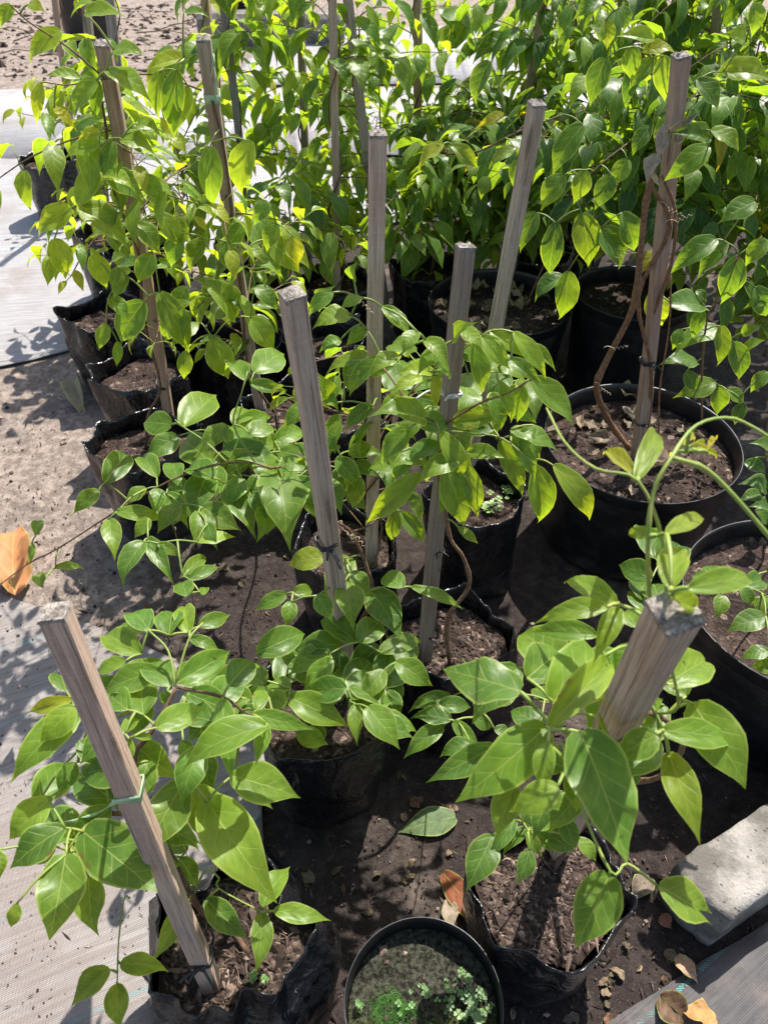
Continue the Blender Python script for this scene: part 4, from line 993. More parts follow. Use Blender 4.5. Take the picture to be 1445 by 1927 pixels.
P5 = Vine('vine with bright drooping leaves around the darkest stake', (*c5, .2), 6)
P5.stem([G(845, 1245, .24), G(842, 1165, .38), G(882, 1105, .46), G(872, 1050, .54), G(848, 1015, .58), G(838, 960, .64), Y(825, 880, 1.06), Y(835, 800, 1.09), Y(862, 720, 1.12)], .0048, .0028)
P5.stem([Y(835, 800, 1.09), Y(900, 760, 1.05), Y(955, 740, 1.03), Y(1000, 712, 1.02)], .002, .0015)
P5.stem([Y(835, 810, 1.09), Y(880, 815, 1.05), Y(945, 825, 1.03), Y(1005, 875, 1.0)], .002, .0015, True)
P5.stem([Y(830, 800, 1.09), Y(780, 770, 1.06), Y(720, 690, 1.10)], .0018, .0014)
P5.stem([Y(848, 700, 1.13), Y(880, 650, 1.14), Y(950, 640, 1.12)], .0018, .0014, True)
P5.hero([(853, 794, 941, 781, 38), (800, 791, 720, 771, 40), (828, 814, 868, 899, 38), (860, 866, 795, 897, 40), (838, 876, 870, 980, 56), (878, 871, 896, 962, 36), (790, 892, 700, 975, 44), (880, 849, 943, 861, 30), (941, 829, 983, 927, 36), (961, 821, 1006, 897, 30),
         (961, 809, 1039, 841, 32), (936, 716, 961, 781, 26, .3), (922, 740, 945, 800, 36), (1001, 713, 1074, 790, 46), (961, 676, 1013, 716, 28), (966, 626, 1024, 701, 32, .6), (923, 623, 993, 671, 30, .6), (906, 633, 953, 688, 38, .3),
         (890, 646, 906, 731, 38, -.1), (930, 680, 985, 712, 48), (1006, 876, 1019, 977, 48), (1041, 876, 1109, 970, 40, .5), (808, 701, 755, 700, 22, .4), (798, 706, 743, 733, 26, .5), (770, 741, 715, 771, 30, .3), (823, 706, 820, 764, 22, .4), (768, 806, 718, 866, 42),
         (803, 866, 745, 871, 32), (720, 578, 768, 628, 22), (785, 625, 760, 660, 26), (800, 640, 840, 680, 30), (845, 700, 815, 685, 26), (870, 620, 905, 650, 26, .4), (830, 655, 790, 700, 30), (855, 640, 880, 610, 24), (900, 760, 930, 820, 40, -.2, 1.12), (880, 770, 840, 830, 36, -.2, 1.14),
         (960, 840, 990, 880, 26, .1), (950, 760, 1000, 790, 30, -.1, 1.1), (860, 905, 830, 960, 36, -.1, 1.05), (1005, 800, 980, 850, 30, -.1, 1.08), (790, 780, 760, 830, 34, -.2, 1.14), (750, 670, 700, 700, 28, .2), (990, 650, 1040, 690, 24, .6, 1.14), (780, 850, 740, 900, 34, -.1, 1.1)], y=1.06, tone=1.45, drop=.03, ext=1.16)
filler(P5, 26, (720, 1010), (640, 900), (.62, .80), (30, 44), 1.15)
P5.hero([(983, 726, 966, 803, 44, .1, None, NOTCH)], y=1.04, tone=1.5)
P5.hero([(863, 993, 900, 1023, 18)], y=1.0, tone=1.9)
P5.hero([(848, 1354, 765, 1344, 34), (833, 1367, 758, 1425, 36), (848, 1311, 763, 1335, 30), (825, 1325, 891, 1329, 30), (853, 1357, 906, 1409, 28), (886, 1301, 843, 1254, 32), (1015, 1370, 955, 1330, 52), (930, 1372, 965, 1386, 20), (885, 1398, 825, 1422, 32),
         (1035, 1320, 1000, 1290, 34), (970, 1306, 915, 1325, 42), (900, 1340, 940, 1300, 34), (890, 1350, 930, 1370, 30), (905, 1345, 895, 1310, 14, 1.), (912, 1345, 920, 1300, 10, 1.)], z=.42, tone=.9)
P5.stem([G(870, 1240, .24), G(900, 1290, .36), G(895, 1345, .42)], .0016, .0012, True)
P5.done((.95, .8, .68, 1), (1.1, 1.05, .9, 1))

L1 = Vine('bright sunlit vine on the brown stake of the left row', (*c10, .2), 7)
L1.stem([G(275, 845, .25), Y(280, 780, 1.72), Y(302, 725, 1.73), Y(270, 600, 1.72), Y(262, 480, 1.70), Y(215, 360, 1.68), Y(200, 240, 1.67), Y(185, 150, 1.66)], .0045, .0025)
L1.stem([Y(200, 150, 1.66), Y(130, 90, 1.64), Y(60, 45, 1.62), Y(20, 10, 1.62)], .0018, .0012)
L1.stem([Y(380, 170, 1.64), Y(290, 140, 1.64), Y(190, 150, 1.64), Y(130, 160, 1.62), Y(85, 155, 1.6)], .002, .0012)
L1.hero([(271, 568, 221, 643, 52), (301, 550, 356, 658, 52, .2), (201, 610, 186, 656, 26), (223, 503, 211, 543, 22), (223, 643, 221, 688, 18), (103, 450, 126, 520, 52, .6), (150, 386, 238, 464, 75, .1), (135, 391, 68, 436, 42, .5), (186, 324, 142, 391, 42, .3), (206, 321, 268, 374, 50),
         (188, 268, 125, 291, 28, .8), (334, 133, 324, 248, 44), (356, 165, 326, 251, 40, .3), (301, 135, 296, 221, 36), (201, 133, 276, 176, 32, .3), (183, 151, 133, 216, 32), (188, 156, 178, 226, 24, -.2), (151, 146, 88, 143, 20, .4), (78, 156, 70, 231, 24, .4), (103, 203, 140, 238, 16, .8),
         (115, 58, 53, 110, 36, .2), (215, 95, 268, 100, 24, .4), (161, 25, 231, 30, 24, .6), (346, 108, 276, 130, 28, .8), (25, 10, 0, 50, 40), (55, 8, 82, 20, 15, .6), (346, 25, 388, 25, 14), (220, 400, 190, 440, 34), (200, 330, 250, 350, 30, .3), (230, 260, 290, 285, 30, .7), (260, 230, 300, 250, 26, .7),
         (150, 300, 170, 340, 30, .7), (260, 420, 300, 470, 36), (175, 480, 200, 540, 40), (240, 520, 215, 560, 36), (290, 480, 260, 530, 40, -.2), (310, 250, 350, 290, 28, .6), (190, 250, 150, 260, 22, .9), (270, 330, 310, 380, 36), (300, 400, 340, 460, 36, -.2), (205, 560, 240, 600, 34, -.2)], y=1.62, tone=1.32, ext=1.1)
L1.shoots(A['l1'], 14, .3, .85, .26, .085, 1.25)
L1.done((.8, .66, .56, 1), (1.1, 1.1, .9, 1))
L2 = Vine('bright vine with rounded leaves on the stake with green tape', (c14[0] + .02, c14[1], .2), 8)
L2.stem([G(515, 775, .27), Y(470, 700, 1.80), Y(455, 560, 1.77), Y(440, 440, 1.74), Y(425, 300, 1.72), Y(400, 190, 1.70)], .0042, .0025)
L2.hero([(442, 598, 378, 525, 58, .5), (401, 636, 430, 710, 56, .5), (472, 598, 515, 658, 48, .3), (351, 661, 346, 713, 28), (391, 452, 356, 508, 32), (426, 455, 440, 515, 38), (467, 465, 495, 490, 40, .6), (507, 450, 562, 510, 50, .1), (552, 445, 560, 498, 45, 1.1), (396, 276, 399, 389, 46, .2),
         (472, 266, 449, 364, 50, .1), (340, 580, 310, 640, 40), (370, 600, 400, 560, 34), (460, 420, 430, 470, 36), (520, 420, 500, 470, 36, .3), (340, 440, 320, 500, 36), (350, 540, 330, 590, 34), (480, 540, 520, 580, 32, -.2), (505, 380, 480, 420, 34), (540, 470, 580, 500, 36, .6)], y=1.66, tone=1.25, ext=1.1)
L2.shoots(A['l2'], 13, .25, .8, .26, .085, 1.2)
L2.done((.8, .66, .56, 1), (1.1, 1.1, .9, 1))

P7 = Vine('old vine with a thick bent trunk in the large right pot', (*c7, .25), 9, 'climbing vines in large pots')
P7.stem([G(1185, 845, .29), G(1150, 800, .36), Y(1122, 735, 1.57), Y(1140, 680, 1.56), Y(1190, 580, 1.54), Y(1205, 470, 1.53), Y(1215, 380, 1.52), Y(1232, 310, 1.51), Y(1250, 250, 1.5)], .0085, .0055)
P7.stem([G(1215, 850, .29), Y(1225, 700, 1.60), Y(1200, 560, 1.58), Y(1260, 430, 1.56), Y(1225, 350, 1.54)], .005, .004)
P7.stem([Y(1225, 600, 1.59), Y(1262, 500, 1.56), Y(1270, 400, 1.55), Y(1245, 330, 1.52)], .004, .003)
P7.stem([G(1240, 850, .29), Y(1240, 740, 1.62), Y(1258, 620, 1.62), Y(1262, 520, 1.60)], .0022, .0018)
P7.stem([Y(1390, 480, 1.66), Y(1350, 560, 1.66), Y(1330, 600, 1.66), Y(1320, 700, 1.68), G(1320, 800, .33)], .0022, .0028)
P7.hero([(1346, 450, 1256, 514, 42), (1367, 457, 1307, 523, 34), (1386, 483, 1358, 578, 48), (1310, 547, 1330, 568, 22), (1324, 578, 1237, 570, 36), (1322, 582, 1300, 639, 26, .3), (1353, 620, 1263, 660, 40), (1355, 613, 1353, 696, 28), (1379, 644, 1395, 722, 34), (1310, 682, 1243, 679, 26),
         (1343, 720, 1268, 746, 38), (1352, 727, 1348, 783, 32), (1367, 734, 1402, 762, 28), (1223, 551, 1246, 620, 42, 1.5), (1443, 700, 1410, 737, 40), (1395, 627, 1432, 610, 36), (1440, 450, 1400, 500, 40), (1420, 540, 1445, 600, 40), (1400, 660, 1440, 640, 36), (1400, 760, 1380, 800, 30, -.2),
         (1420, 380, 1350, 420, 40), (1440, 560, 1400, 580, 34), (1290, 700, 1310, 740, 30, -.2), (1280, 620, 1265, 660, 26, -.1)], y=1.66, tone=.95)
P7.hero([(1332, 276, 1247, 341, 44, .1), (1335, 261, 1262, 246, 26, .1), (1337, 246, 1397, 281, 26, .8)], y=1.5, tone=1.0)
for px, py, d_ in ((1205, 470, (-.4, 0, -.2)), (1135, 655, (.5, 0, .1)), (1120, 720, (.3, 0, -.2)), (1250, 420, (.3, -.1, .2)), (1240, 380, (.3, -.1, -.1))): P7.tendril(Y(px, py, 1.53), d_, .055, 4)
for i, (bx, by, tx, ty, wp) in enumerate(((1250, 235, 1238, 300, 30), (1235, 290, 1215, 345, 32), (1262, 260, 1305, 220, 36), (1225, 300, 1240, 350, 24))):
    o = put_leaf(DRY[i], Y(bx, by, 1.5), Y(tx, ty, 1.47), wp * 1.3 / F, Vector((0, -.6, .8)), .4 * i, P7.root, ((.34, .26, .21, 1), (.36, .30, .24, 1), (.11, .10, .10, 1), (.4, .35, .27, 1))[i], 'withered_leaf')
    o['label'] = ('brown withered leaf hanging on the stake', 'crisp brown withered leaf', 'dark shrivelled leaf bundle on the stake', 'pale crinkled withered leaf')[i]
P7.done((1.15, .9, .72, 1))

# ------------------------------------------------------------------ vines of the back rows
TH = 'climbing vines of the back thicket'
def back_vine(label, base, top, seed, n, hmin, hmax, reach, size, tone, bag=None, twine=True, az=None, step=.07, droop=1., group=TH, bagr=.13):
    b = Vector(base); v = Vine(label, (b.x, b.y, .2), seed, group); ax = (Vector((b.x, b.y, .26)), Vector(top))
    if twine: v.twine(ax, 3)
    else: v.stem([ax[0], ax[0].lerp(ax[1], .5) + Vector((.02, 0, 0)), ax[1]], .004, .0025)
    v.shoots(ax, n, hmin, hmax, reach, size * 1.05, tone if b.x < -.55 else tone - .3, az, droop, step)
    v.done((.75, .62, .52, 1)); 
    if bag: grow_bag(bag, (b.x, b.y), bagr, .29, seed + 40, 3.4, seed * .3, .05, 1., 60)
    return v
def ax(k): return (A[k][0], A[k][1])
back_vine('low weedy vine in the lone bag on the bright mat', *ax('h'), 31, 4, .1, .35, .14, .07, 1.5, None)
back_vine('yellowish vine at the grey stake second from the lone bag', *ax('i'), 32, 11, .2, .68, .30, .105, 1.25, 'black grow bag behind the one with the pointed rim')
back_vine('yellowish vine behind the top of the left row stake', *ax('j'), 33, 17, .15, .85, .30, .105, 1.3, 'black grow bag between the two bags of the left row, half hidden')
back_vine('tall bright vine at the dark grey stake right of the green tape', *ax('a'), 34, 13, .25, 1., .32, .115, 1.25, 'black grow bag at the foot of the dark grey stake')
back_vine('sunlit vine at the pinkish brown stake', *ax('k'), 35, 11, .3, 1.05, .32, .118, 1.25, None)
back_vine('glossy vine at the thin dark stake left of the pale square stake', *ax('b'), 36, 15, .08, 1.05, .34, .12, 1.2, None, az=(-30, 210))
back_vine('dense low vine at the pale square stake', *ax('c'), 37, 14, .1, .95, .32, .10, 1.3, 'black grow bag at the foot of the pale square stake', az=(-10, 190))
back_vine('vine at the rough grey stake leaning left', *ax('d'), 38, 16, .1, 1.05, .32, .105, 1.25, None, az=(-20, 190))
back_vine('sparse tall vine at the brown back stake over the bright mat', *ax('e'), 39, 12, .03, 1.12, .32, .115, 1.1, None)
back_vine('dark glossy vine above the shaded pot of dry leaves', *ax('f'), 41, 24, .08, .95, .42, .12, .85, None)
back_vine('spreading vine at the broad stake on the top right', *ax('g'), 42, 28, .2, 1.1, .48, .125, 1.0, None)
back_vine('dark vine at the far stake above the middle of the thicket', *ax('l'), 43, 14, .2, 1.1, .42, .12, .9, None)
back_vine('glossy low vine in the shaded pot of dry leaves', (c16[0] + .1, c16[1] + .06, .3), (c16[0] + .25, c16[1] + .1, .95), 44, 16, .5, 1., .36, .11, .75, None, False)
V17 = back_vine('thick green vine hanging above the tall dark pot', (c17[0], c17[1], .3), (c17[0] + .05, c17[1], 1.02), 45, 30, .5, 1., .42, .12, .9, None, False)
V17.hero([(1068, 511, 1056, 600, 44), (1094, 401, 1109, 500, 52), (1045, 420, 1033, 514, 42), (1059, 520, 1007, 558, 40), (1096, 236, 1041, 326, 46), (1139, 110, 1109, 193, 46), (1189, 88, 1189, 150, 42, .2), (1227, 110, 1184, 163, 32, .4), (1247, 105, 1249, 186, 40, .1), (1312, 150, 1352, 206, 56), (1209, 93, 1269, 93, 25, 1.1),
          (1229, 73, 1166, 68, 24, 1.1), (1360, 135, 1448, 145, 40, .9), (1222, 238, 1189, 288, 34), (971, 301, 966, 351, 28), (833, 271, 785, 314, 26, 1.2), (850, 273, 898, 314, 28, 1.2), (951, 218, 901, 236, 20, 1.1), (968, 278, 921, 311, 22, 1.1), (921, 115, 891, 191, 36), (1171, 12, 1174, 58, 34), (1129, 0, 1084, 30, 36),
          (1139, 38, 1141, 90, 32, .8), (1420, 5, 1417, 65, 36), (1402, 80, 1365, 63, 24, 1.), (1150, 330, 1120, 390, 44), (1180, 300, 1150, 350, 40), (1130, 430, 1170, 500, 46, -.2), (1010, 400, 980, 470, 44, -.1), (1060, 330, 1020, 390, 44), (1170, 400, 1195, 470, 42, -.2), (1100, 320, 1080, 380, 40, .2)], y=2.02, tone=.95, ext=1.1)
V17.stem([Y(840, 290, 2.05), Y(900, 285, 2.05), Y(970, 250, 2.05), Y(1060, 215, 2.08)], .003, .002)
V17.stem([Y(1075, 365, 2.05), Y(1130, 310, 2.05), Y(1180, 270, 2.08)], .003, .002)
V17.done((.7, .6, .5, 1))
for i, (px, py, zt, nn, rr, lab) in enumerate(((1360, 560, 1.0, 28, .42, 'dense vine filling the right edge above the large cut pot'), (1300, 470, 1.15, 26, .42, 'dense vine right behind the withered brown stake'),
        (1090, 400, 1.22, 24, .42, 'dense dark vine between the two leaning back stakes'), (1420, 440, 1.3, 26, .45, 'broad leaved vine near the upper right corner'), (1200, 360, 1.3, 26, .45, 'sun topped vine in the middle of the back thicket'),
        (810, 505, .72, 22, .34, 'low dark vine between the tall straight stake and the shaded pot'), (1010, 480, .80, 24, .36, 'drooping dark vine just behind the shaded pot'), (890, 470, .78, 22, .36, 'low vine hanging over the back of the shaded pot'), (1440, 660, .80, 24, .34, 'leafy vine at the right edge beside the large pot'),
        (850, 440, .85, 20, .36, 'low vine at the left end of the back thicket'), (960, 360, 1.12, 15, .40, 'vine behind the pale stake leaning right'), (700, 400, .85, 18, .32, 'bright low vine behind the tall straight stake'), (540, 560, .70, 16, .26, 'low dense vine left of the pale square stake'), (360, 520, .75, 16, .28, 'bright low vine between the two left row stakes'))):
    q = G(px, py, .28)
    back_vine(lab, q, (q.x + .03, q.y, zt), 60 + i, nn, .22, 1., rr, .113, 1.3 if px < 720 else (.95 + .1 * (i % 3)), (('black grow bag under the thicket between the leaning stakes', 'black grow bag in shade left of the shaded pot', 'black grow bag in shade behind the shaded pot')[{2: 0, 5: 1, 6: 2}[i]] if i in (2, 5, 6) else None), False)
P8 = Vine('small leaved vine in the large pot at the right edge', (*c8, .25), 81, 'climbing vines in large pots')
P8.stem([G(1440, 1150, .30), G(1430, 1100, .42), G(1460, 1050, .5)], .003, .002)
P8.hero([(1355, 1095, 1325, 1060, 34), (1362, 1110, 1405, 1085, 32), (1390, 1105, 1420, 1140, 28), (1358, 1120, 1345, 1165, 28), (1400, 1100, 1440, 1090, 30), (1440, 1160, 1365, 1185, 46), (1445, 1225, 1390, 1240, 36), (1330, 1095, 1300, 1080, 26), (1440, 1120, 1425, 1160, 30), (1460, 1260, 1410, 1250, 34)], z=.50, tone=1.0)
P8.hero([(1225, 1090, 1158, 1060, 46), (1240, 1060, 1290, 1020, 44), (1230, 1050, 1200, 980, 36, -.2), (1210, 1130, 1195, 1080, 30), (1215, 1150, 1180, 1110, 34), (1240, 1140, 1225, 1090, 36)], z=.45, tone=.8)
P8.done()
PW = Vine('broad leaf vine in shade at the right edge above the cut pot', (c8[0] + .1, c8[1] + .5, .2), 82, 'climbing vines in large pots')
PW.stem([(c8[0] + .1, c8[1] + .5, 0), Y(1470, 960, 1.3), Y(1440, 860, 1.32), Y(1450, 760, 1.35)], .004, .002)
PW.hero([(1400, 870, 1445, 890, 56), (1440, 920, 1400, 905, 36), (1445, 960, 1415, 950, 34), (1430, 930, 1390, 940, 26), (1450, 850, 1420, 830, 34), (1420, 960, 1450, 990, 30)], y=1.32, tone=.7)
PW.done()

# ------------------------------------------------------------------ things lying about
def ground_z(x, y): return relief(x, y)
def fallen(label, b, t, wpx, color, mesh, roll=0., lift=.012, tilt=.0, cat='fallen leaf', group=None):
    p, q = G(b[0], b[1], .006), G(t[0], t[1], .006); p.z = relief(p.x, p.y) + lift; q.z = relief(q.x, q.y) + lift + tilt
    wd = wpx * (p - CAMV).dot(FW) / F
    o = put_leaf(mesh, p, q, wd, Vector((0, 0, 1)), roll, None, (*color, 1), 'fallen_leaf'); return tag(o, label, cat, group or 'leaves lying on the ground')
fallen('big orange dry leaf lying on the sandy soil at the left', (28, 1118), (30, 975), 78, (.46, .20, .085), DRY[1], .1, .014)
fallen('fresh green fallen leaf lying on dark soil in the centre', (857, 1535), (748, 1562), 58, (.075, .13, .045), FLAT[1], .05, .008)
fallen('long red brown leaf leaning on the low round bag', (835, 1642), (925, 1758), 48, (.22, .065, .03), FLAT[0], .3, .015)
fallen('dull red leaf lying under the centre bag edge', (612, 1528), (678, 1522), 24, (.13, .035, .028), FLAT[1], .1, .012)
fallen('grey curled leaf lying just above the moss pot', (845, 1690), (850, 1750), 32, (.32, .25, .21), DRY[0], .2, .01)
fallen('pale tan leaf with a stalk hanging across the mat edge', (1272, 1800), (1315, 1850), 30, (.42, .26, .18), DRY[1], .2, .02)
fallen('dark brown crumpled leaf at the bottom right corner', (1240, 1875), (1300, 1930), 60, (.14, .08, .05), DRY[2], .4, .02)
fallen('golden brown curled leaf at the bottom right corner', (1345, 1920), (1275, 1905), 46, (.42, .22, .085), DRY[3], .2, .025)
fallen('dry leaf folded beside the low round bag', (1225, 1650), (1190, 1690), 40, (.16, .12, .10), DRY[4], .1, .01)
fallen('small red leaf between the low bag and the block', (1245, 1720), (1265, 1745), 26, (.26, .09, .07), DRY[5], .3, .012)
fallen('crumpled pale leaf beside the tall creased bag', (150, 715), (152, 782), 38, (.36, .30, .19), DRY[2], .4, .015)
fallen('small brown leaf beside the green fallen leaf', (775, 1500), (790, 1518), 20, (.15, .07, .05), DRY[3], .3, .01)
fallen('pinkish curled leaf below the arching vine', (476, 960), (472, 1000), 26, (.34, .18, .14), DRY[4], .2, .01)
fallen('brown leaf lying on soil in the large right pot', (1160, 890), (1100, 870), 40, (.20, .13, .10), DRY[1], .2, .30)
rr = random.Random(5)
ZONES = [(18, (1120, 1330), (1590, 1860), 'dry leaf piece on the dark soil beside the concrete block'), (13, (930, 1160), (1790, 1925), 'dry leaf piece on the soil below the low round bag'),
         (20, (985, 1120), (610, 760), 'dry leaf lying in the shade between the two large pots'), (16, (240, 560), (1000, 1180), 'dry leaf piece under the arching vine'), (22, (560, 880), (1420, 1740), 'dry leaf piece on the bare soil in the middle')]
def scatter_leaf(b, s, label, grp, cols, vert=.006):
    a = rr.uniform(0, 6.28); t = b + Vector((math.cos(a) * s, math.sin(a) * s, rr.uniform(-vert, vert)))
    k = rr.uniform(.6, 1.3); c = rr.choice(cols)
    size_ = 'tiny' if s < .017 else ('small' if s < .026 else ('large' if s > .055 else 'middling')); tint_ = 'pale' if c[0] * k > .19 else ('dark' if c[0] * k < .10 else 'mid brown')
    label = size_ + ' ' + tint_ + ' ' + label; grp = grp
    o = put_leaf(rr.choice(DRY), b, t, s * rr.uniform(.3, .8), Vector((rr.uniform(-.5, .5), rr.uniform(-.5, .5), 1)), rr.uniform(-.4, .4), None, (*[x * k for x in c], 1), 'dry_leaf'); tag(o, label, 'dry leaf', grp)
DULL = ((.10, .068, .052), (.17, .115, .09), (.075, .048, .038), (.22, .155, .12), (.12, .05, .035))
for cnt, xr, yr, lab in ZONES:
    for i in range(cnt):
        for _ in range(40):
            g = G(rr.uniform(*xr), rr.uniform(*yr))
            if all((Vector((g.x, g.y)) - Vector(c)).length > .14 for c in (c1, c2, c3, c4, c5)) and (Vector((g.x, g.y)) - Vector(c7)).length > .27: break
        scatter_leaf(Vector((g.x, g.y, relief(g.x, g.y) + .006)), rr.uniform(.010, .034), lab, lab.replace('piece', 'pieces'), DULL)
for i in range(44):                        # dry leaves lying in the shaded pot
    a = rr.uniform(0, 6.28); d = .2 * math.sqrt(rr.random()); scatter_leaf(Vector((c16[0] + math.cos(a) * d, c16[1] + math.sin(a) * d, .33 - .06 + rr.uniform(.012, .03))), rr.uniform(.04, .075), 'dry leaf heaped inside the shaded round pot', 'dry leaves in the shaded pot', ((.22, .15, .10), (.30, .22, .15), (.15, .10, .07), (.19, .16, .09)), .02)
for i in range(16):
    a = rr.uniform(0, 6.28); d = .22 * math.sqrt(rr.random()); scatter_leaf(Vector((c7[0] + math.cos(a) * d, c7[1] + math.sin(a) * d, .33 - .055 + .014)), rr.uniform(.03, .075), 'dry leaf on the soil of the pot with the bent vine', 'dry leaves in the bent vine pot', ((.20, .14, .105), (.27, .20, .16), (.14, .10, .08)), .01)
def debris(n, sampler, smin, smax, seed, label, lift=.004):
    r = random.Random(seed); V = []; FA = []
    for _ in range(n):
        x, y = sampler(r); c = Vector((x, y, relief(x, y) + lift)); s = r.uniform(smin, smax) * (1 if r.random() < .93 else 2.2)
        e = Vector((r.uniform(.6, 1.5), r.uniform(.5, 1.2), r.uniform(.3, .8)))
        if r.random() < .3: e = Vector((r.uniform(2, 4), .4, .3))
        q = Matrix.Rotation(r.uniform(0, 6.28), 3, 'Z') @ Matrix.Rotation(r.uniform(-.4, .4), 3, 'Y'); b = len(V)
        for p in ((1, 0, 0), (0, 1, 0), (-1, 0, 0), (0, -1, 0), (0, 0, 1), (0, 0, -1)):
            v = Vector(p) * r.uniform(.7, 1.25); V.append(c + q @ Vector((v.x * e.x, v.y * e.y, v.z * e.z)) * s)
        for f in ((0, 1, 4), (1, 2, 4), (2, 3, 4), (3, 0, 4), (1, 0, 5), (2, 1, 5), (3, 2, 5), (0, 3, 5)): FA.append(tuple(b + i for i in f))
    o = mesh_obj('soil_debris', V, FA, M['crumb'], None, False); return tag(o, label, 'soil debris', None, 'stuff')
def s_near(r):
    if r.random() < .6:
        p = G(r.uniform(420, 1445), r.uniform(1150, 1960))
    else: p = G(r.uniform(-60, 560), r.uniform(690, 1300))
    return p.x, p.y
debris(5200, s_near, .0012, .0042, 3, 'crumbs of soil and bark scattered over the bare ground')
def s_mat(r):
    p = G(r.uniform(-80, 470), 1110 + 830 * r.random() ** 1.6); return p.x, p.y
debris(1100, s_mat, .0009, .0028, 8, 'crumbs of soil spilled on the pale woven mat', .0145)
debris(1500, lambda r: (r.uniform(-6, -1.4), r.uniform(6.6, 9.5)), .008, .03, 4, 'heap of dry twigs and litter at the far left')
tw = Tubes()
for i in range(40):
    x, y = rr.uniform(-4.6, -1.6), rr.uniform(6.7, 8.8); a = rr.uniform(-.5, .5); L = rr.uniform(.2, .7)
    tw.add([(x, y, .03), (x + math.cos(a) * L * .5, y + math.sin(a) * L * .5, .05 + rr.uniform(0, .03)), (x + math.cos(a) * L, y + math.sin(a) * L, .03)], .006, .003, 5)
tag(tw.build('dry_twigs', M['twig']), 'dry grey twigs strewn over the far left soil', 'twigs', None, 'stuff')

# concrete block: broken corner, chipped edges
def block():
    a, b, c, d = G(1258, 1628, .135), G(1445, 1508, .135), G(1640, 1600, .075), G(1358, 1772, .06)
    u = Vector((b.x - a.x, b.y - a.y, 0)).normalized(); L = .62; v = Vector((u.y, -u.x, 0)); W = .125; H = .15
    bm = bmesh.new(); nx_, ny_, nz_ = 34, 8, 6; grid = {}
    def P(i, j, k):
        if (i, j, k) in grid: return grid[i, j, k]
        s, t, h = i / nx_ * L, j / ny_ * W, k / nz_ * H
        p = Vector((a.x, a.y, 0)) + u * s + v * t + Vector((0, 0, h - .012))
        n3 = Vector((s * 30, t * 30, h * 30))
        edge = sum(1 for q, m_ in ((i, nx_), (j, ny_), (k, nz_)) if q in (0, m_))
        amt = .0016 if edge == 1 else .0045
        p += Vector((noise.noise(n3), noise.noise(n3 + Vector((9, 0, 0))), noise.noise(n3 + Vector((0, 9, 0))))) * amt
        if edge >= 2:
            ctr = Vector((a.x, a.y, 0)) + u * L * .5 + v * W * .5 + Vector((0, 0, H * .5)); 
            pull = (.003 + .006 * max(0, noise.noise(n3 * .6)))
            p += Vector(((ctr - p).dot(v) * v.x, (ctr - p).dot(v) * v.y, (ctr - p).z)).normalized() * pull
        if s < .05: p += u * (.028 * (1 - s / .05) * (abs(t / W - .35) * 1.6 + .25 * noise.noise(n3)))
        grid[i, j, k] = bm.verts.new(p); return grid[i, j, k]
    for i in range(nx_):
        for j in range(ny_):
            bm.faces.new((P(i, j, nz_), P(i, j + 1, nz_), P(i + 1, j + 1, nz_), P(i + 1, j, nz_))); bm.faces.new((P(i, j, 0), P(i + 1, j, 0), P(i + 1, j + 1, 0), P(i, j + 1, 0)))
    for i in range(nx_):
        for k in range(nz_):
            bm.faces.new((P(i, 0, k), P(i, 0, k + 1), P(i + 1, 0, k + 1), P(i + 1, 0, k))); bm.faces.new((P(i, ny_, k), P(i + 1, ny_, k), P(i + 1, ny_, k + 1), P(i, ny_, k + 1)))
    for j in range(ny_):
        for k in range(nz_):
            bm.faces.new((P(0, j, k), P(0, j + 1, k), P(0, j + 1, k + 1), P(0, j, k + 1))); bm.faces.new((P(nx_, j, k), P(nx_, j, k + 1), P(nx_, j + 1, k + 1), P(nx_, j + 1, k)))
    bmesh.ops.recalc_face_normals(bm, faces=bm.faces[:])
    me = bpy.data.meshes.new('concrete_block'); bm.to_mesh(me); bm.free(); me.materials.append(M['concrete'])
    me.polygons.foreach_set('use_smooth', [True] * len(me.polygons)); o = bpy.data.objects.new('concrete_block', me); COL.objects.link(o)
    tag(o, 'long rough concrete block with a broken end lying at the right', 'concrete block')
block()
# far kerb and pots behind the vines
def kerb(label, x0, x1, y, h, dpt):
    V = []; FA = []; n = 30
    sec = [(0, 0), (0, h * .85), (.03, h), (dpt - .04, h), (dpt, h * .8), (dpt, 0)]
    for i in range(n + 1):
        x = x0 + (x1 - x0) * i / n
        for q, z in sec: V.append((x, y + q + .012 * noise.noise(Vector((x * 3, q * 9, z * 9))), z + .010 * noise.noise(Vector((x * 4, q * 7, 3))) - .02))
    m_ = len(sec)
    for i in range(n):
        for k in range(m_ - 1): FA.append((i * m_ + k, (i + 1) * m_ + k, (i + 1) * m_ + k + 1, i * m_ + k + 1))
    FA.append(tuple(range(m_))); FA.append(tuple(n * m_ + k for k in range(m_ - 1, -1, -1)))
    return tag(mesh_obj('concrete_kerb', V, FA, M['concrete'], None, False), label, 'kerb')
kerb('grey concrete kerb lying across the back behind the mat', -1.62, -.35, 7.75, .24, .25)
nursery_pot('black pot far back behind the left row stakes', (-2.62, 8.0), .27, .42, 21, .05, None, 0)
nursery_pot('black pot standing on the far side of the kerb', (-1.25, 8.35), .26, .50, 22, .05, None, 0)

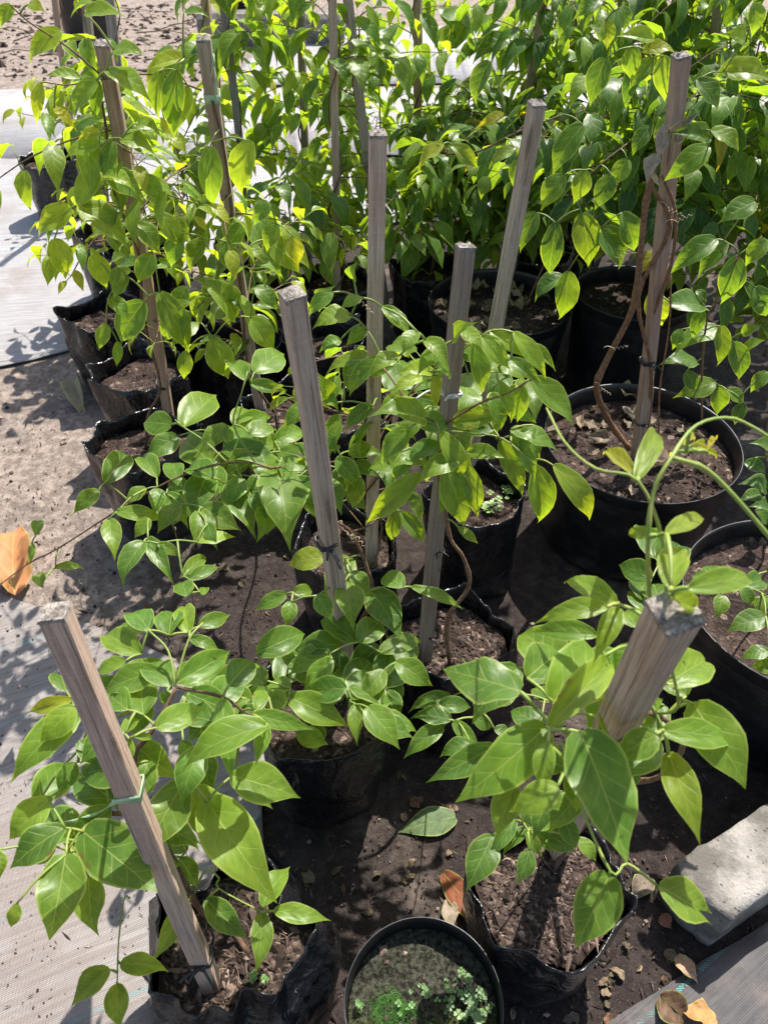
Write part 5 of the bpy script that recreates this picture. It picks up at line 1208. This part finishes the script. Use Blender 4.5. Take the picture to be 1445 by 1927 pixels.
# weeds: moss pot, clover, seedlings
def clover(tb_v, tb_f, c, s, r, up=.01):
    for k in range(r.choice((3, 4, 4, 5))):
        a = k * 1.57 + r.uniform(-.2, .2); b = len(tb_v); d = Vector((math.cos(a), math.sin(a), .15)); e = Vector((-math.sin(a), math.cos(a), 0))
        for x_, y_ in ((.1, 0), (.55, .42), (.95, .32), (.86, 0), (.95, -.32), (.55, -.42)): tb_v.append(c + d * s * x_ + e * s * y_ + Vector((0, 0, up)))
        tb_f.append(tuple(range(b, b + 6)))
def weeds(label, name, spots, n, s0, s1, col, seed, z, cat='weeds'):
    r = random.Random(seed); V = []; FA = []
    for i in range(n):
        c, sp = r.choice(spots); p = Vector((c[0] + r.gauss(0, sp), c[1] + r.gauss(0, sp), z)); clover(V, FA, p, r.uniform(s0, s1), r, r.uniform(.002, .016))
    o = mesh_obj(name, V, FA, M['weed'], None, False); o.color = (*col, 1); return tag(o, label, cat, None, 'stuff')
def pw(px, py, z): p = G(px, py, z); return (p.x, p.y)
weeds('round pale clover leaves on the right half of the moss pot', 'clover_patch', [(pw(870, 1870, .2), .012), (pw(895, 1885, .2), .010), (pw(885, 1905, .2), .010), (pw(905, 1900, .2), .008)], 34, .005, .0085, (1.5, 1.15, 1.7), 3, .197)
weeds('fresh green clover leaves at the edge of the moss pot', 'clover_sprigs', [(pw(838, 1858, .2), .008), (pw(848, 1875, .2), .008), (pw(875, 1840, .2), .006), (pw(800, 1865, .2), .006), (pw(765, 1895, .2), .02), (pw(676, 1895, .2), .003)], 34, .003, .006, (.9, 1.0, .8), 4, .197)
weeds('tiny pale clover growing in the square bag', 'clover_seedlings', [(pw(935, 950, .25), .012), (pw(950, 930, .25), .015), (pw(920, 965, .25), .008)], 26, .006, .012, (1.7, 1.4, 1.2), 5, .257)
weeds('tiny clover seedling beside the leaning stake', 'clover_seedling', [(pw(480, 1843, .235), .006), (pw(498, 1850, .235), .003)], 9, .004, .007, (1.2, 1.1, 1.2), 6, .243)
V = []; FA = []; r = random.Random(12)
for i in range(900):
    c = r.choice((pw(712, 1885, .2), pw(735, 1875, .2), pw(752, 1890, .2), pw(715, 1910, .2), pw(745, 1912, .2), pw(770, 1905, .2))); p = Vector((c[0] + r.gauss(0, .008), c[1] + r.gauss(0, .007), .196))
    a = r.uniform(0, 6.28); L = r.uniform(.005, .011); q = p + Vector((math.cos(a) * L * .7, math.sin(a) * L * .7, r.uniform(.2, 1) * L)); e = Vector((-math.sin(a), math.cos(a), 0)) * .0004; k = len(V)
    V += [p - e, p + e, q]; FA.append((k, k + 1, k + 2))
o = mesh_obj('feathery_moss', V, FA, M['weed'], None, False); o.color = (.6, .85, .5, 1); tag(o, 'bright feathery moss tufts on the left half of the moss pot', 'moss', None, 'stuff')
V = []; FA = []
for i in range(120):
    c = rr.choice((pw(195, 330, .5), pw(245, 310, .5), pw(120, 300, .3), pw(985, 1870, 0), pw(1010, 1850, 0)))
    g0 = .27 if c[1] > 2 else .0; p = Vector((c[0] + rr.gauss(0, .02), c[1] + rr.gauss(0, .02), g0)); a = rr.uniform(0, 6.28); L = rr.uniform(.02, .07); q = p + Vector((math.cos(a) * L * .7, math.sin(a) * L * .7, L * .7)); e = Vector((-math.sin(a), math.cos(a), 0)) * .0012; k = len(V)
    V += [p - e, p + e, q]; FA.append((k, k + 1, k + 2))
print('leaves', sum(1 for o in bpy.data.objects if o.name.split('.')[0] == 'leaf'), 'objects', len(bpy.data.objects))
